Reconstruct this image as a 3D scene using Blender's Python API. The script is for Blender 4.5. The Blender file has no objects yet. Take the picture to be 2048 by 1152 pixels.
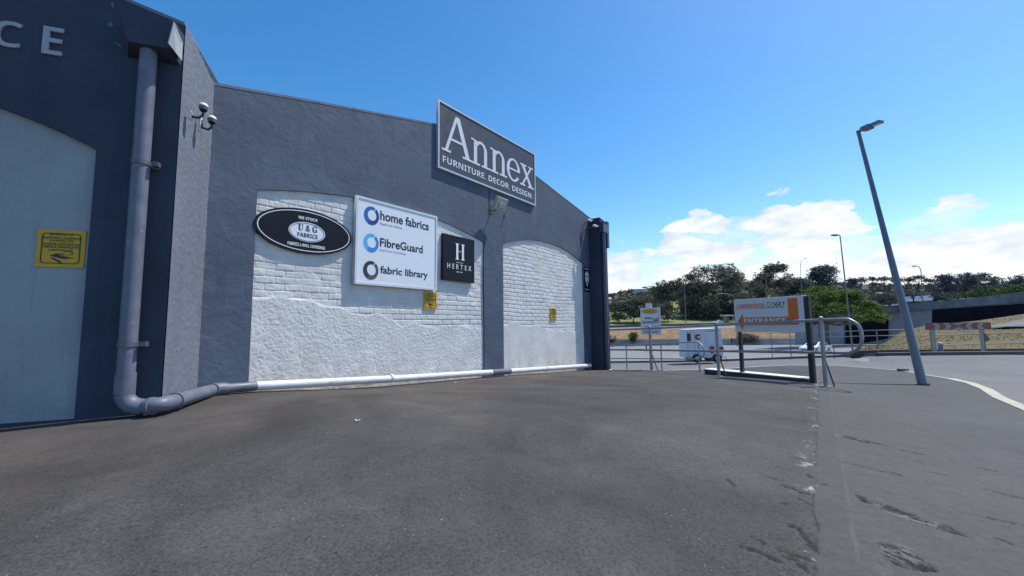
import bpy, bmesh, math, random
import numpy as np
from mathutils import Vector, Matrix
S = bpy.context.scene
COL = S.collection
rad = math.radians
# ------------------------------------------------------------------ camera, sky, sun, exposure
F = 840.0; PITCH = rad(5.2); ROLL = rad(-0.6); CZ = 1.2
cam = bpy.data.cameras.new('camera'); camo = bpy.data.objects.new('camera', cam); COL.objects.link(camo)
RM = Matrix.Rotation(math.pi/2+PITCH, 3, 'X') @ Matrix.Rotation(ROLL, 3, 'Z')
camo.matrix_world = Matrix.Translation((0, 0, CZ)) @ RM.to_4x4()
cam.sensor_fit = 'HORIZONTAL'; cam.sensor_width = 36; cam.lens = 36*F/2048
cam.clip_start = 0.05; cam.clip_end = 8000
S.camera = camo
SUN = Vector((0.51, 0.228, 1.0)).normalized()
SUN_EL = math.asin(SUN.z); SUN_AZ = math.atan2(SUN.x, SUN.y)
sl = bpy.data.lights.new('sun', 'SUN'); sl.energy = 5.0; sl.angle = rad(0.5); sl.color = (1.0, .965, .90)
so = bpy.data.objects.new('sun', sl); COL.objects.link(so)
so.rotation_mode = 'QUATERNION'; so.rotation_quaternion = SUN.to_track_quat('Z', 'Y'); so.location = (0, 0, 60)
S.view_settings.view_transform = 'Standard'; S.view_settings.look = 'None'
S.view_settings.exposure = 0.0; S.view_settings.gamma = 1.0
SKY_STRENGTH = 0.125

# ------------------------------------------------------------------ shader helpers
class NT:
    def __init__(s, tree):
        s.t = tree; s.n = tree.nodes; s.l = tree.links
    def put(s, sock, v):
        if v is None: return
        if isinstance(v, bpy.types.NodeSocket): s.l.new(v, sock)
        else:
            if isinstance(v, tuple) and len(v) == 3 and sock.type == 'RGBA': v = (*v, 1)
            sock.default_value = v
    def m(s, op, a, b=None, c=None, clamp=False):
        n = s.n.new('ShaderNodeMath'); n.operation = op; n.use_clamp = clamp
        for i, v in enumerate((a, b, c)): s.put(n.inputs[i], v)
        return n.outputs[0]
    def vm(s, op, a, b=None):
        n = s.n.new('ShaderNodeVectorMath'); n.operation = op
        s.put(n.inputs[0], a); s.put(n.inputs[1], b)
        return n.outputs['Value'] if op in ('DOT_PRODUCT', 'LENGTH', 'DISTANCE') else n.outputs[0]
    def noise(s, co, scale, detail=3, rough=.5, dist=0):
        n = s.n.new('ShaderNodeTexNoise'); s.put(n.inputs['Vector'], co)
        n.inputs['Scale'].default_value = scale; n.inputs['Detail'].default_value = detail
        n.inputs['Roughness'].default_value = rough; n.inputs['Distortion'].default_value = dist
        return n.outputs[0]
    def voro(s, co, scale, feature='F1'):
        n = s.n.new('ShaderNodeTexVoronoi'); n.feature = feature; s.put(n.inputs['Vector'], co)
        n.inputs['Scale'].default_value = scale
        return n.outputs[0]
    def mix(s, f, a, b, mode='MIX'):
        n = s.n.new('ShaderNodeMix'); n.data_type = 'RGBA'; n.blend_type = mode
        s.put(n.inputs[0], f); s.put(n.inputs[6], a); s.put(n.inputs[7], b)
        return n.outputs[2]
    def mr(s, v, a, b, c=0., d=1., smooth=False):
        n = s.n.new('ShaderNodeMapRange'); n.interpolation_type = 'SMOOTHSTEP' if smooth else 'LINEAR'
        for i, x in enumerate((v, a, b, c, d)): s.put(n.inputs[i], x)
        return n.outputs[0]
    def map(s, co, loc=(0, 0, 0), rot=(0, 0, 0), sc=(1, 1, 1)):
        n = s.n.new('ShaderNodeMapping'); s.put(n.inputs[0], co)
        n.inputs[1].default_value = loc; n.inputs[2].default_value = rot; n.inputs[3].default_value = sc
        return n.outputs[0]
    def sep(s, co):
        n = s.n.new('ShaderNodeSeparateXYZ'); s.put(n.inputs[0], co); return n.outputs
    def comb(s, x, y, z=0.):
        n = s.n.new('ShaderNodeCombineXYZ')
        for i, v in enumerate((x, y, z)): s.put(n.inputs[i], v)
        return n.outputs[0]
    def obj(s):
        return s.n.new('ShaderNodeTexCoord').outputs['Object']
    def bump(s, h, strength=.5, dist=.01):
        n = s.n.new('ShaderNodeBump'); s.put(n.inputs['Height'], h)
        n.inputs['Strength'].default_value = strength; n.inputs['Distance'].default_value = dist
        return n.outputs[0]

MATS = {}
def newmat(name, col=(.5, .5, .5), rough=.6, metal=0., spec=.5):
    m = bpy.data.materials.new(name); m.use_nodes = True
    b = m.node_tree.nodes['Principled BSDF']
    b.inputs['Base Color'].default_value = (*col, 1); b.inputs['Roughness'].default_value = rough
    b.inputs['Metallic'].default_value = metal; b.inputs['Specular IOR Level'].default_value = spec
    MATS[name] = m
    return m, NT(m.node_tree), b
def worn(name, col, rough=.5, metal=0., amp=.18, scale=6., bump=0., bscale=60., spec=.5, stain=None, stain_at=(.6, .72)):
    """painted or bare surface with slight procedural colour and roughness variation"""
    m, t, b = newmat(name, col, rough, metal, spec)
    co = t.obj()
    n = t.noise(co, scale, 4, .6)
    dark = tuple(c*(1-amp) for c in col); light = tuple(min(1, c*(1+amp*.7)) for c in col)
    c = t.mix(t.mr(n, .3, .7), dark, light)
    if stain:
        c = t.mix(t.mr(t.noise(co, scale*1.7, 5, .65), stain_at[0], stain_at[1]), c, stain)
    t.put(b.inputs['Base Color'], c)
    t.put(b.inputs['Roughness'], t.mr(n, .2, .8, max(.05, rough-.1), min(1, rough+.12)))
    if bump:
        t.put(b.inputs['Normal'], t.bump(t.noise(co, bscale, 4, .6), 1.0, bump))
    return m

# ------------------------------------------------------------------ pixel and plane helpers (photo pixels, 2048 x 1152)
CAMP = Vector((0, 0, CZ))
def ray(px, py):
    return RM @ Vector(((px-1024)/F, (576-py)/F, -1))
def W(px, py, depth):
    r = ray(px, py); return CAMP + r*(depth/r.y)
def on_plane(px, py, p0, n):
    r = ray(px, py); return CAMP + r*(((Vector(p0)-CAMP).dot(n))/r.dot(n))
AW = math.atan(636/840.)                       # heading of the annex wall
AX = Vector((math.sin(AW), math.cos(AW), 0)); AN = Vector((-math.cos(AW), math.sin(AW), 0)); AD = 5.5
def wall(px, py, y=0.):
    p = on_plane(px, py, AN*(AD+y), AN); return p.dot(AX), p.z
LW = rad(70)
LX = Vector((math.sin(LW), math.cos(LW), 0)); LN = Vector((-math.cos(LW), math.sin(LW), 0)); LP = Vector((-3.12, 3.79, 0))
A_ROT = math.pi/2-AW; L_ROT = math.pi/2-LW
def aw(s, z, y=0.): return AX*s + AN*(AD+y) + Vector((0, 0, z))
def lw(x, z, y=0.): return LP + LX*x + LN*y + Vector((0, 0, z))

# ---- ground heights: thin plate through points read from the place
KERB = .13
_c = []
def _g(px, py, depth, lift=0.):
    p = W(px, py, depth); _c.append((p.x, p.y, p.z+lift))
for s_, z_ in ((1.6, .50), (3.4, .345), (6.5, .20), (9.5, .03), (11.9, -.10)): p = aw(s_, z_); _c.append((p.x, p.y, p.z))
for s_, z_ in ((1.6, .60), (6.5, .30)): p = aw(s_, z_, 6); _c.append((p.x, p.y, p.z))
_g(1652, 772, 7.1); _g(1436, 752, 9.06); _g(1303, 741.5, 11.0); _g(1847, 770, 7.9); _g(2048, 820, 5.6)
_c += [(0, 0, .17), (-3.5, 1.2, .30), (3.5, 0, .05), (0, 2.6, .44), (-4.2, 3.3, .43), (-8, 2.2, .40), (3, 3.6, .27), (0, -8, -.1), (-9, -8, .1), (9, -8, -.2), (8, 1, -.05)]
for q in ((1760, 712, 17), (2048, 710, 17), (1400, 720, 35), (1630, 706, 55), (1293, 703.5, 92), (1300, 691, 142), (1550, 690, 142), (1650, 690, 80), (1850, 700, 30)): _g(*q, lift=KERB)
for px_, zs_ in ((1250, ((14, -.29), (18, -.62), (22, -.92), (26, -1.2), (30, -1.46))), (1400, ((14, -.32), (18, -.60), (22, -.87), (26, -1.14), (30, -1.42))), (1550, ((14, -.27), (18, -.50), (22, -.75), (26, -1.0), (30, -1.24))), (1700, ((14, -.25), (17, -.36), (20, -.46), (24, -.70), (30, -1.0)))):
    for d_, z_ in zs_: _c.append(((px_-1024)/F*d_*1.0, d_, z_+KERB))
_c += [(-150, 150, -7), (-150, -60, -1), (160, 150, -7), (160, -60, -1), (0, -150, -2), (30, 230, -8), (200, 30, -2), (-60, 60, -2)]
_P = np.array(_c)
def _phi(d2): return np.where(d2 > 1e-12, .5*d2*np.log(np.maximum(d2, 1e-12)), 0)
_n = len(_P); _A = np.zeros((_n+3, _n+3))
_A[:_n, :_n] = _phi(((_P[:, None, :2]-_P[None, :, :2])**2).sum(-1)); _A[:_n, :_n] += np.eye(_n)*.02
_A[:_n, _n] = 1; _A[:_n, _n+1:] = _P[:, :2]; _A[_n:, :_n] = _A[:_n, _n:].T
_sol = np.linalg.solve(_A, np.concatenate([_P[:, 2], np.zeros(3)]))
def Gv(x, y):
    x = np.asarray(x, float); y = np.asarray(y, float)
    d2 = (x[..., None]-_P[:, 0])**2+(y[..., None]-_P[:, 1])**2
    z = _phi(d2)@_sol[:_n]+_sol[_n]+_sol[_n+1]*x+_sol[_n+2]*y
    w = np.clip((np.hypot(x, y)-150)/60, 0, 1)
    return z*(1-w)+w*(-8)
def G(x, y): return float(Gv(np.array([x]), np.array([y]))[0])
def Glv(x, y):
    """the lower ground: roads and parking, dropping away behind the railing at the left"""
    x = np.asarray(x, float); y = np.asarray(y, float); u = x/np.maximum(y, .1)
    m = np.clip((.62-u)/.17, 0, 1)*np.clip((32-y)/18.5, 0, 1)*np.clip((y-7)/4, 0, 1)
    return Gv(x, y)-KERB-.6*m*m*(3-2*m)
def Gl(x, y): return float(Glv(np.array([x]), np.array([y]))[0])
def gnd(px, py, lift=0.):
    """where the line of sight meets the raised ground (lift=-KERB: the road)"""
    r = ray(px, py); ts = np.concatenate([np.linspace(.8, 40, 1600), np.linspace(40, 200, 1200)[1:]])/max(r.y, .2)
    d = CZ+r.z*ts-(Glv(r.x*ts, r.y*ts) if lift else Gv(r.x*ts, r.y*ts)); i = int(np.argmax(d < 0))
    if d[i] >= 0: i = len(ts)-1
    t = ts[i] if i == 0 else ts[i-1]+(ts[i]-ts[i-1])*d[i-1]/(d[i-1]-d[i])
    return CAMP+r*t

# ------------------------------------------------------------------ mesh helpers
def tag(o, label=None, cat=None, group=None, kind=None):
    if label: o['label'] = label
    if cat: o['category'] = cat
    if group: o['group'] = group
    if kind: o['kind'] = kind
    return o
def empty(name, loc, rz=0., label=None, cat=None, group=None):
    o = bpy.data.objects.new(name, None); COL.objects.link(o); o.empty_display_size = .2
    o.location = loc; o.rotation_euler = (0, 0, rz)
    return tag(o, label, cat, group)
def dup(root, loc=None, rz=None, label=None):
    def cp(o, par):
        c = o.copy(); COL.objects.link(c); c.parent = par
        for ch in list(o.children): cp(ch, c)
        return c
    r = cp(root, root.parent)
    if loc is not None: r.location = loc
    if rz is not None: r.rotation_euler = (0, 0, rz)
    if label: r['label'] = label
    return r
class MB:
    def __init__(s): s.v = []; s.f = []
    def add(s, vs, fs):
        k = len(s.v); s.v += [tuple(v) for v in vs]; s.f += [tuple(i+k for i in f) for f in fs]; return s
    def box(s, x0, x1, y0, y1, z0, z1, M=None):
        vs = [Vector((x, y, z)) for z in (z0, z1) for y in (y0, y1) for x in (x0, x1)]
        if M is not None: vs = [M @ v for v in vs]
        return s.add(vs, [(0, 2, 3, 1), (4, 5, 7, 6), (0, 1, 5, 4), (2, 6, 7, 3), (0, 4, 6, 2), (1, 3, 7, 5)])
    def prism(s, pts, y0, y1):
        """outline in x,z pushed through y0..y1"""
        n = len(pts)
        vs = [(p[0], y0, p[1]) for p in pts]+[(p[0], y1, p[1]) for p in pts]
        return s.add(vs, [tuple(range(n)), tuple(range(2*n-1, n-1, -1))]+[(i, (i+1) % n+0 if 0 else (i+1) % n, (i+1) % n+n, i+n)[::-1] for i in range(n)])
    def prism3(s, ring, off):
        """closed 3D ring swept by a vector"""
        n = len(ring); off = Vector(off); ring = [Vector(r) for r in ring]
        return s.add(ring+[r+off for r in ring], [tuple(range(n)), tuple(range(2*n-1, n-1, -1))]+[(i, (i+1) % n, (i+1) % n+n, i+n)[::-1] for i in range(n)])
    def tube(s, path, r, seg=12, caps=True):
        path = [Vector(p) for p in path]; n = len(path)
        rs = r if isinstance(r, (list, tuple)) else [r]*n
        k = len(s.v); up = None
        for i, p in enumerate(path):
            d = (path[min(i+1, n-1)]-path[max(i-1, 0)]).normalized()
            if up is None:
                up = d.orthogonal().normalized()
            up = (up-d*up.dot(d)).normalized(); sd = d.cross(up)
            for j in range(seg):
                a = 2*math.pi*j/seg; s.v.append(tuple(p+(up*math.cos(a)+sd*math.sin(a))*rs[i]))
        for i in range(n-1):
            for j in range(seg):
                j2 = (j+1) % seg
                s.f.append((k+i*seg+j, k+i*seg+j2, k+(i+1)*seg+j2, k+(i+1)*seg+j))
        if caps:
            s.f.append(tuple(k+j for j in range(seg))[::-1]); s.f.append(tuple(k+(n-1)*seg+j for j in range(seg)))
        return s
    def ball(s, c, r, seg=12, rings=8, sc=(1, 1, 1)):
        c = Vector(c); k = len(s.v)
        s.v.append(tuple(c+Vector((0, 0, r*sc[2]))))
        for i in range(1, rings):
            a = math.pi*i/rings
            for j in range(seg):
                b = 2*math.pi*j/seg
                s.v.append(tuple(c+Vector((r*sc[0]*math.sin(a)*math.cos(b), r*sc[1]*math.sin(a)*math.sin(b), r*sc[2]*math.cos(a)))))
        s.v.append(tuple(c-Vector((0, 0, r*sc[2])))); e = len(s.v)-1
        for j in range(seg):
            j2 = (j+1) % seg
            s.f.append((k, k+1+j, k+1+j2)); s.f.append((e, k+1+(rings-2)*seg+j2, k+1+(rings-2)*seg+j))
            for i in range(rings-2): s.f.append((k+1+i*seg+j, k+1+(i+1)*seg+j, k+1+(i+1)*seg+j2, k+1+i*seg+j2))
        return s
    def build(s, name, mat, parent=None, smooth=False, bevel=0.):
        me = bpy.data.meshes.new(name); me.from_pydata(s.v, [], s.f); me.update()
        bm = bmesh.new(); bm.from_mesh(me); bmesh.ops.recalc_face_normals(bm, faces=bm.faces); bm.to_mesh(me); bm.free()
        if smooth:
            for p in me.polygons: p.use_smooth = True
            try: me.set_sharp_from_angle(angle=rad(50))
            except Exception: pass
        o = bpy.data.objects.new(name, me); COL.objects.link(o)
        me.materials.append(MATS[mat] if isinstance(mat, str) else mat)
        if parent: o.parent = parent
        if bevel:
            b = o.modifiers.new('bevel', 'BEVEL'); b.width = bevel; b.segments = 2; b.limit_method = 'ANGLE'; b.angle_limit = rad(40)
        return o
def arc(cx, cz, rx, rz, a0, a1, n): return [(cx+rx*math.cos(a0+(a1-a0)*i/n), cz+rz*math.sin(a0+(a1-a0)*i/n)) for i in range(n+1)]
def fill2d(name, loops, y0, y1, mat, parent=None):
    """flat shape with holes in x,z, thickness y0..y1 (curve fill)"""
    cu = bpy.data.curves.new(name, 'CURVE'); cu.dimensions = '2D'; cu.fill_mode = 'BOTH'; cu.extrude = abs(y1-y0)/2
    for lp in loops:
        sp = cu.splines.new('POLY'); sp.points.add(len(lp)-1); sp.use_cyclic_u = True
        for p, q in zip(sp.points, lp): p.co = (q[0], q[1], 0, 1)
    return _conv(name, cu, lambda x, y, z: (x, (y0+y1)/2-z, y), mat, parent)
def _conv(name, cu, fn, mat, parent):
    t = bpy.data.objects.new(name, cu); COL.objects.link(t)
    bpy.context.view_layer.update()
    me = bpy.data.meshes.new_from_object(t.evaluated_get(bpy.context.evaluated_depsgraph_get()))
    bpy.data.objects.remove(t); bpy.data.curves.remove(cu)
    n = len(me.vertices); a = np.empty(n*3, np.float32); me.vertices.foreach_get('co', a); a = a.reshape(-1, 3)
    b = np.stack(fn(a[:, 0], a[:, 1], a[:, 2]), 1).astype(np.float32)
    me.vertices.foreach_set('co', b.ravel()); me.update(); me.name = name
    me.materials.clear(); me.materials.append(MATS[mat] if isinstance(mat, str) else mat)
    o = bpy.data.objects.new(name, me); COL.objects.link(o)
    if parent: o.parent = parent
    return o
def words_apart(o, gap):
    """one mesh per word: cut where letters leave a wide gap along x"""
    me = o.data; xs = np.array([v.co.x for v in me.vertices]); order = np.sort(xs)
    iv = sorted((min(xs[list(p.vertices)]), max(xs[list(p.vertices)])) for p in me.polygons)
    cuts = []; hi = iv[0][1]
    for a, b in iv[1:]:
        if a-hi > gap: cuts.append((hi+a)/2)
        hi = max(hi, b)
    for k in range(len(cuts)):
        c = o.copy(); c.data = me.copy(); COL.objects.link(c); _keep(c.data, cuts[k], cuts[k+1] if k+1 < len(cuts) else 1e9)
    if cuts: _keep(me, -1e9, cuts[0])
    return o
def _keep(me, lo, hi):
    bm = bmesh.new(); bm.from_mesh(me); bmesh.ops.delete(bm, geom=[v for v in bm.verts if not lo < v.co.x < hi], context='VERTS'); bm.to_mesh(me); bm.free()
def text(name, body, box, y, mat, parent, th=.002, bold=0., shear=0., spacing=1.):
    """lettering fitted into box (x0, z0, x1, z1), standing th proud of local plane y"""
    cu = bpy.data.curves.new(name, 'FONT'); cu.body = body; cu.extrude = .5; cu.offset = bold; cu.shear = shear; cu.space_character = spacing
    cu.resolution_u = 6
    x0, z0, x1, z1 = box
    def fn(x, yy, z):
        u = (x-x.min())/(x.max()-x.min()); v = (yy-yy.min())/(yy.max()-yy.min())
        return (x0+u*(x1-x0), y+.001-(z+.5)*(th+.001), z0+v*(z1-z0))
    o = _conv(name, cu, fn, mat, parent)
    return words_apart(o, (x1-x0)/len(body)*.27) if ' ' in body else o
def sbold(s):
    """letters of the bold serif alphabet"""
    return ''.join(chr(0x1D400+ord(c)-65) if 'A' <= c <= 'Z' else chr(0x1D41A+ord(c)-97) if 'a' <= c <= 'z' else c for c in s)
def nbold(s):
    """letters of the bold sans alphabet"""
    return ''.join(chr(0x1D5D4+ord(c)-65) if 'A' <= c <= 'Z' else chr(0x1D5EE+ord(c)-97) if 'a' <= c <= 'z' else c for c in s)
def disc(name, loop, y0, y1, mat, parent): return MB().prism(loop, y0, y1).build(name, mat, parent)
def ellipse(cx, cz, rx, rz, n=48): return [(cx+rx*math.cos(2*math.pi*i/n), cz+rz*math.sin(2*math.pi*i/n)) for i in range(n)]
def rrect(x0, z0, x1, z1, r, n=4):
    return arc(x1-r, z1-r, r, r, 0, math.pi/2, n)+arc(x0+r, z1-r, r, r, math.pi/2, math.pi, n)+arc(x0+r, z0+r, r, r, math.pi, 1.5*math.pi, n)+arc(x1-r, z0+r, r, r, 1.5*math.pi, 2*math.pi, n)
def vnoise(x, y, seed, octv=3, gain=.5):
    """smooth value noise, about -1..1"""
    out = np.zeros_like(x); amp = 1.; tot = 0.
    for o in range(octv):
        rg = np.random.RandomState(seed+o*17).rand(256, 256)*2-1
        xi = np.floor(x).astype(int); yi = np.floor(y).astype(int); fx = x-xi; fy = y-yi
        fx = fx*fx*(3-2*fx); fy = fy*fy*(3-2*fy)
        g = lambda i, j: rg[(xi+i) % 256, (yi+j) % 256]
        out += amp*((g(0, 0)*(1-fx)+g(1, 0)*fx)*(1-fy)+(g(0, 1)*(1-fx)+g(1, 1)*fx)*fy)
        tot += amp; amp *= gain; x = x*2.03+5.1; y = y*2.03+1.7
    return out/tot
def grid_mesh(name, P, mat, parent=None, smooth=True):
    """P: array (nu, nv, 3)"""
    nu, nv = P.shape[:2]
    i = np.arange(nu*nv).reshape(nu, nv)
    f = np.stack([i[:-1, :-1], i[1:, :-1], i[1:, 1:], i[:-1, 1:]], -1).reshape(-1, 4)
    me = bpy.data.meshes.new(name); me.from_pydata(P.reshape(-1, 3).tolist(), [], f.tolist()); me.update()
    if smooth: me.polygons.foreach_set('use_smooth', [True]*len(me.polygons))
    o = bpy.data.objects.new(name, me); COL.objects.link(o); me.materials.append(MATS[mat] if isinstance(mat, str) else mat)
    if parent: o.parent = parent
    return o

# ------------------------------------------------------------------ sky
world = bpy.data.worlds.new('World'); S.world = world; world.use_nodes = True
t = NT(world.node_tree); bg = world.node_tree.nodes['Background']; bg.inputs[1].default_value = SKY_STRENGTH
sky = t.n.new('ShaderNodeTexSky'); sky.sky_type = 'NISHITA'; sky.sun_disc = False
sky.sun_elevation = SUN_EL; sky.sun_rotation = SUN_AZ; sky.altitude = 50; sky.air_density = 1.0; sky.dust_density = .6; sky.ozone_density = 2.0
hs = t.n.new('ShaderNodeHueSaturation'); hs.inputs['Saturation'].default_value = 1.37; hs.inputs['Hue'].default_value = .498; hs.inputs['Value'].default_value = 1.46
t.l.new(sky.outputs[0], hs.inputs['Color'])
dirv = t.n.new('ShaderNodeTexCoord').outputs['Generated']
dx, dy, dz = t.sep(dirv)[:3]
az = t.m('MULTIPLY', t.m('ARCTAN2', dx, dy), 57.2958); el = t.m('MULTIPLY', t.m('ARCSINE', dz), 57.2958)
fc = t.n.new('ShaderNodeFloatCurve'); cm = fc.mapping.curves[0]       # top of the cloud bank over the heading (-100..100 deg, 0..20 deg)
pts = [(-100, 4), (-40, 5), (0, 6), (9, 9.6), (14, 10.2), (17.5, 9.2), (20, 12), (24, 13.4), (30, 13.6), (38, 14.2), (40.5, 10.8), (42, 9.4), (45, 10.8), (50, 9.6), (53, 8), (60, 6), (100, 5)]
while len(cm.points) > 2: cm.points.remove(cm.points[0])
cm.points[0].location = ((pts[0][0]+100)/200, pts[0][1]/20); cm.points[1].location = ((pts[-1][0]+100)/200, pts[-1][1]/20)
for a_, e_ in pts[1:-1]: cm.points.new((a_+100)/200, e_/20)
for p in cm.points: p.handle_type = 'AUTO_CLAMPED'
fc.mapping.update()
t.put(fc.inputs[1], t.mr(az, -100, 100))
top = t.m('MULTIPLY', fc.outputs[0], 20.)
co = t.comb(t.m('MULTIPLY', az, .17), t.m('MULTIPLY', t.m('SUBTRACT', el, t.m('MULTIPLY', az, .05)), .44), .7)
n1 = t.noise(co, 1.0, 9, .60, .4); n2 = t.noise(t.map(co, loc=(3.1, 5.7, 2)), .75, 7, .58, .5)
d1 = t.m('ADD', t.m('MULTIPLY', t.m('SUBTRACT', top, el), .45), t.m('MULTIPLY', t.m('SUBTRACT', n1, .5), 5.2))
edge = t.mr(d1, -.05, .36, 0, 1, True)
gap = t.mr(n2, .50, .58, 0, 1, True)                                    # blue holes inside the bank
low = t.mr(el, 2.5, 6.5, .85, 0, True)                                  # milky haze down at the horizon
cl = t.m('MAXIMUM', t.m('MULTIPLY', edge, t.m('ADD', t.m('MULTIPLY', gap, -.6), 1.)), low)
cl = t.m('MULTIPLY', cl, t.mr(el, -1, 0))
cshade = t.mr(t.m('ADD', t.noise(t.map(co, loc=(0, .55, 0)), 1.35, 8, .6), t.m('MULTIPLY', d1, .05)), .40, .66)
ccol = t.mix(cshade, (5.7, 6.5, 7.4), (8.2, 8.45, 8.7))
# the sky pales and turns cyan towards the horizon
skyc = t.mix(t.mr(el, 4, 42, 1, 0), hs.outputs[0], (1.16, 1.13, 1.10), 'MULTIPLY')
t.put(bg.inputs[0], t.mix(cl, skyc, ccol))

# ------------------------------------------------------------------ materials
ASPH = {}
def asphalt(name, base, seam=None, forecourt=False):
    m, t, b = newmat(name, base, .78 if forecourt else .85, 0, .25)
    co = t.obj(); x, y, z = t.sep(co)[:3]
    big = t.noise(co, .33, 5, .62, .6); mid = t.noise(co, 1.7, 5, .6, .3); grain = t.noise(co, 70, 3, .7); fine = t.noise(co, 19, 4, .65)
    c = t.mix(t.mr(big, .40, .61), tuple(v*.60 for v in base), tuple(v*1.36 for v in base))
    c = t.mix(t.mr(mid, .42, .62, 0, .6), c, tuple(v*.66 for v in base))
    c = t.mix(t.mr(t.noise(t.map(co, loc=(3, 1, 4)), .8, 6, .68, .9), .55, .62, 0, .45), c, tuple(v*1.55 for v in base))
    c = t.mix(t.mr(fine, .3, .75, .0, .5), c, tuple(v*1.35 for v in base))
    c = t.mix(t.mr(grain, .36, .66, .0, .75), c, tuple(v*1.7 for v in base))
    c = t.mix(t.mr(grain, .48, .30, .0, .6), c, tuple(v*.45 for v in base))
    if forecourt:
        brown = t.mr(t.m('ADD', t.m('MULTIPLY', t.vm('DOT_PRODUCT', co, tuple(AN)), .50), t.m('MULTIPLY', big, 3.0)), 2.7, 4.3, 0, .75)
        c = t.mix(t.m('MULTIPLY', brown, .75), c, (.088, .071, .058))
        red = t.mr(t.noise(t.map(t.map(co, rot=(0, 0, -A_ROT)), sc=(.6, 1.6, 1)), .9, 4, .6), .56, .68, 0, .7)
        c = t.mix(t.m('MULTIPLY', red, brown), c, (.125, .066, .048))
        c = t.mix(t.mr(t.noise(t.map(co, loc=(7, 3, 0)), .45, 3, .5), .52, .72, 0, .25), c, (.068, .070, .082))
    else:
        c = t.mix(t.mr(t.noise(t.map(co, loc=(7, 3, 0), sc=(.3, 1, 1)), .35, 4, .5), .45, .7, 0, .5), c, tuple(v*1.25 for v in base))
    # pale specks and dark chips
    sp = t.m('MULTIPLY', t.mr(t.voro(co, 26), .11, .06), t.mr(t.noise(co, 2.1, 3, .6), .47, .66))
    c = t.mix(t.m('MULTIPLY', sp, .75), c, (.42, .40, .36))
    c = t.mix(t.m('MULTIPLY', t.mr(t.voro(t.map(co, loc=(2, 2, 3)), 75), .22, .12), t.mr(mid, .40, .60, .0, .55)), c, (.20, .19, .18))
    c = t.mix(t.m('MULTIPLY', t.mr(t.voro(t.map(co, loc=(4, 9, 1)), 5.5), .05, .035), .8), c, (.02, .02, .02))
    h = t.m('ADD', t.m('MULTIPLY', grain, .5), t.m('MULTIPLY', fine, .8))
    if forecourt:
        st1 = t.mr(t.noise(t.map(co, loc=(1.7, 6.2, 0)), .55, 5, .6, 1.0), .38, .62, .76, 1.16)
        st2 = t.mr(t.noise(t.map(co, loc=(8.1, 2.4, 0)), 1.6, 5, .62, 1.2), .38, .62, .86, 1.10)
        st = t.m('MULTIPLY', st1, st2)
        c = t.mix(1.0, c, t.comb(st, st, st), 'MULTIPLY')
    if seam:
        p0, u, nrm, crk = seam
        d = t.vm('DOT_PRODUCT', t.vm('SUBTRACT', co, tuple(p0)), tuple(nrm))        # metres right of the joint
        dj = t.m('ADD', d, t.m('MULTIPLY', t.m('SUBTRACT', t.noise(co, 3.5, 3, .6), .5), .07))
        right = t.mr(d, -1.0, .3, 0, 1, True)
        # right of the joint: lighter, weathered, pitted
        c = t.mix(t.m('MULTIPLY', t.mr(dj, -.02, .02),   .55), c, t.mix(t.mr(fine, .3, .7), (.066, .063, .060), (.104, .099, .093)))
        # smooth band along the joint
        band = t.m('MULTIPLY', t.mr(dj, -.01, .01), t.mr(dj, .15, .12))
        c = t.mix(t.m('MULTIPLY', band, .35), c, (.060, .058, .057))
        dl = t.m('ADD', d, t.m('MULTIPLY', t.m('SUBTRACT', t.noise(co, 9, 3, .6), .5), .022))
        lipc = t.m('MULTIPLY', t.m('MULTIPLY', t.mr(dl, .118, .124), t.mr(dl, .138, .130)), t.mr(t.noise(co, 4, 4, .65), .45, .6))
        c = t.mix(t.m('MULTIPLY', lipc, .16), c, (.20, .19, .18))
        rav = t.m('MULTIPLY', t.mr(t.m('ABSOLUTE', t.m('ADD', dj, .006)), .010, .003), t.mr(t.noise(co, 8, 4, .7), .44, .56)); c = t.mix(t.m('MULTIPLY', rav, .75), c, (.022, .021, .020))
        # cracks, combed along one direction and thickest beside the joint
        ca = math.atan2(crk.y, crk.x)
        cc = t.map(t.map(co, rot=(0, 0, -ca)), sc=(.16, 1, 1))
        def attr(nm):
            a = t.n.new('ShaderNodeAttribute'); a.attribute_name = nm; return a.outputs['Fac']
        ck = attr('crack'); pit = attr('pit')                 # worked into the mesh where the paving is broken
        rub = t.mr(t.noise(t.map(cc, sc=(3, 1, 1)), 27, 4, .7), .44, .58)
        pc = t.mix(rub, (.020, .019, .018), (.15, .142, .13))
        c = t.mix(t.m('MULTIPLY', pit, .9), c, pc)
        c = t.mix(t.m('MULTIPLY', ck, .92), c, (.020, .019, .018))
        # white scraped paint along the joint
        wp = t.m('MULTIPLY', t.m('MULTIPLY', t.mr(dj, -.11, -.03), t.mr(dj, .005, -.015)), t.mr(t.noise(co, 5.5, 6, .74), .57, .60))
        c = t.mix(t.m('MULTIPLY', wp, .85), c, (.36, .35, .335))
        h = t.m('SUBTRACT', h, t.m('MULTIPLY', pit, t.m('MULTIPLY', rub, -1.6)))
        h = t.m('ADD', h, t.m('MULTIPLY', t.mr(dj, .0, -.05), .9))
    t.put(b.inputs['Base Color'], c)
    t.put(b.inputs['Normal'], t.bump(h, .55, .012))
    return m
SJ0 = gnd(1632, 1140); SJ1 = gnd(1637, 810)
su = (SJ1-SJ0); su.z = 0; su.normalize(); sn_ = Vector((su.y, -su.x, 0))
c0 = gnd(1477, 1087); c1 = gnd(1568, 1128); cd = (c1-c0); cd.z = 0; cd.normalize()
ASPH['pits'] = []
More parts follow.
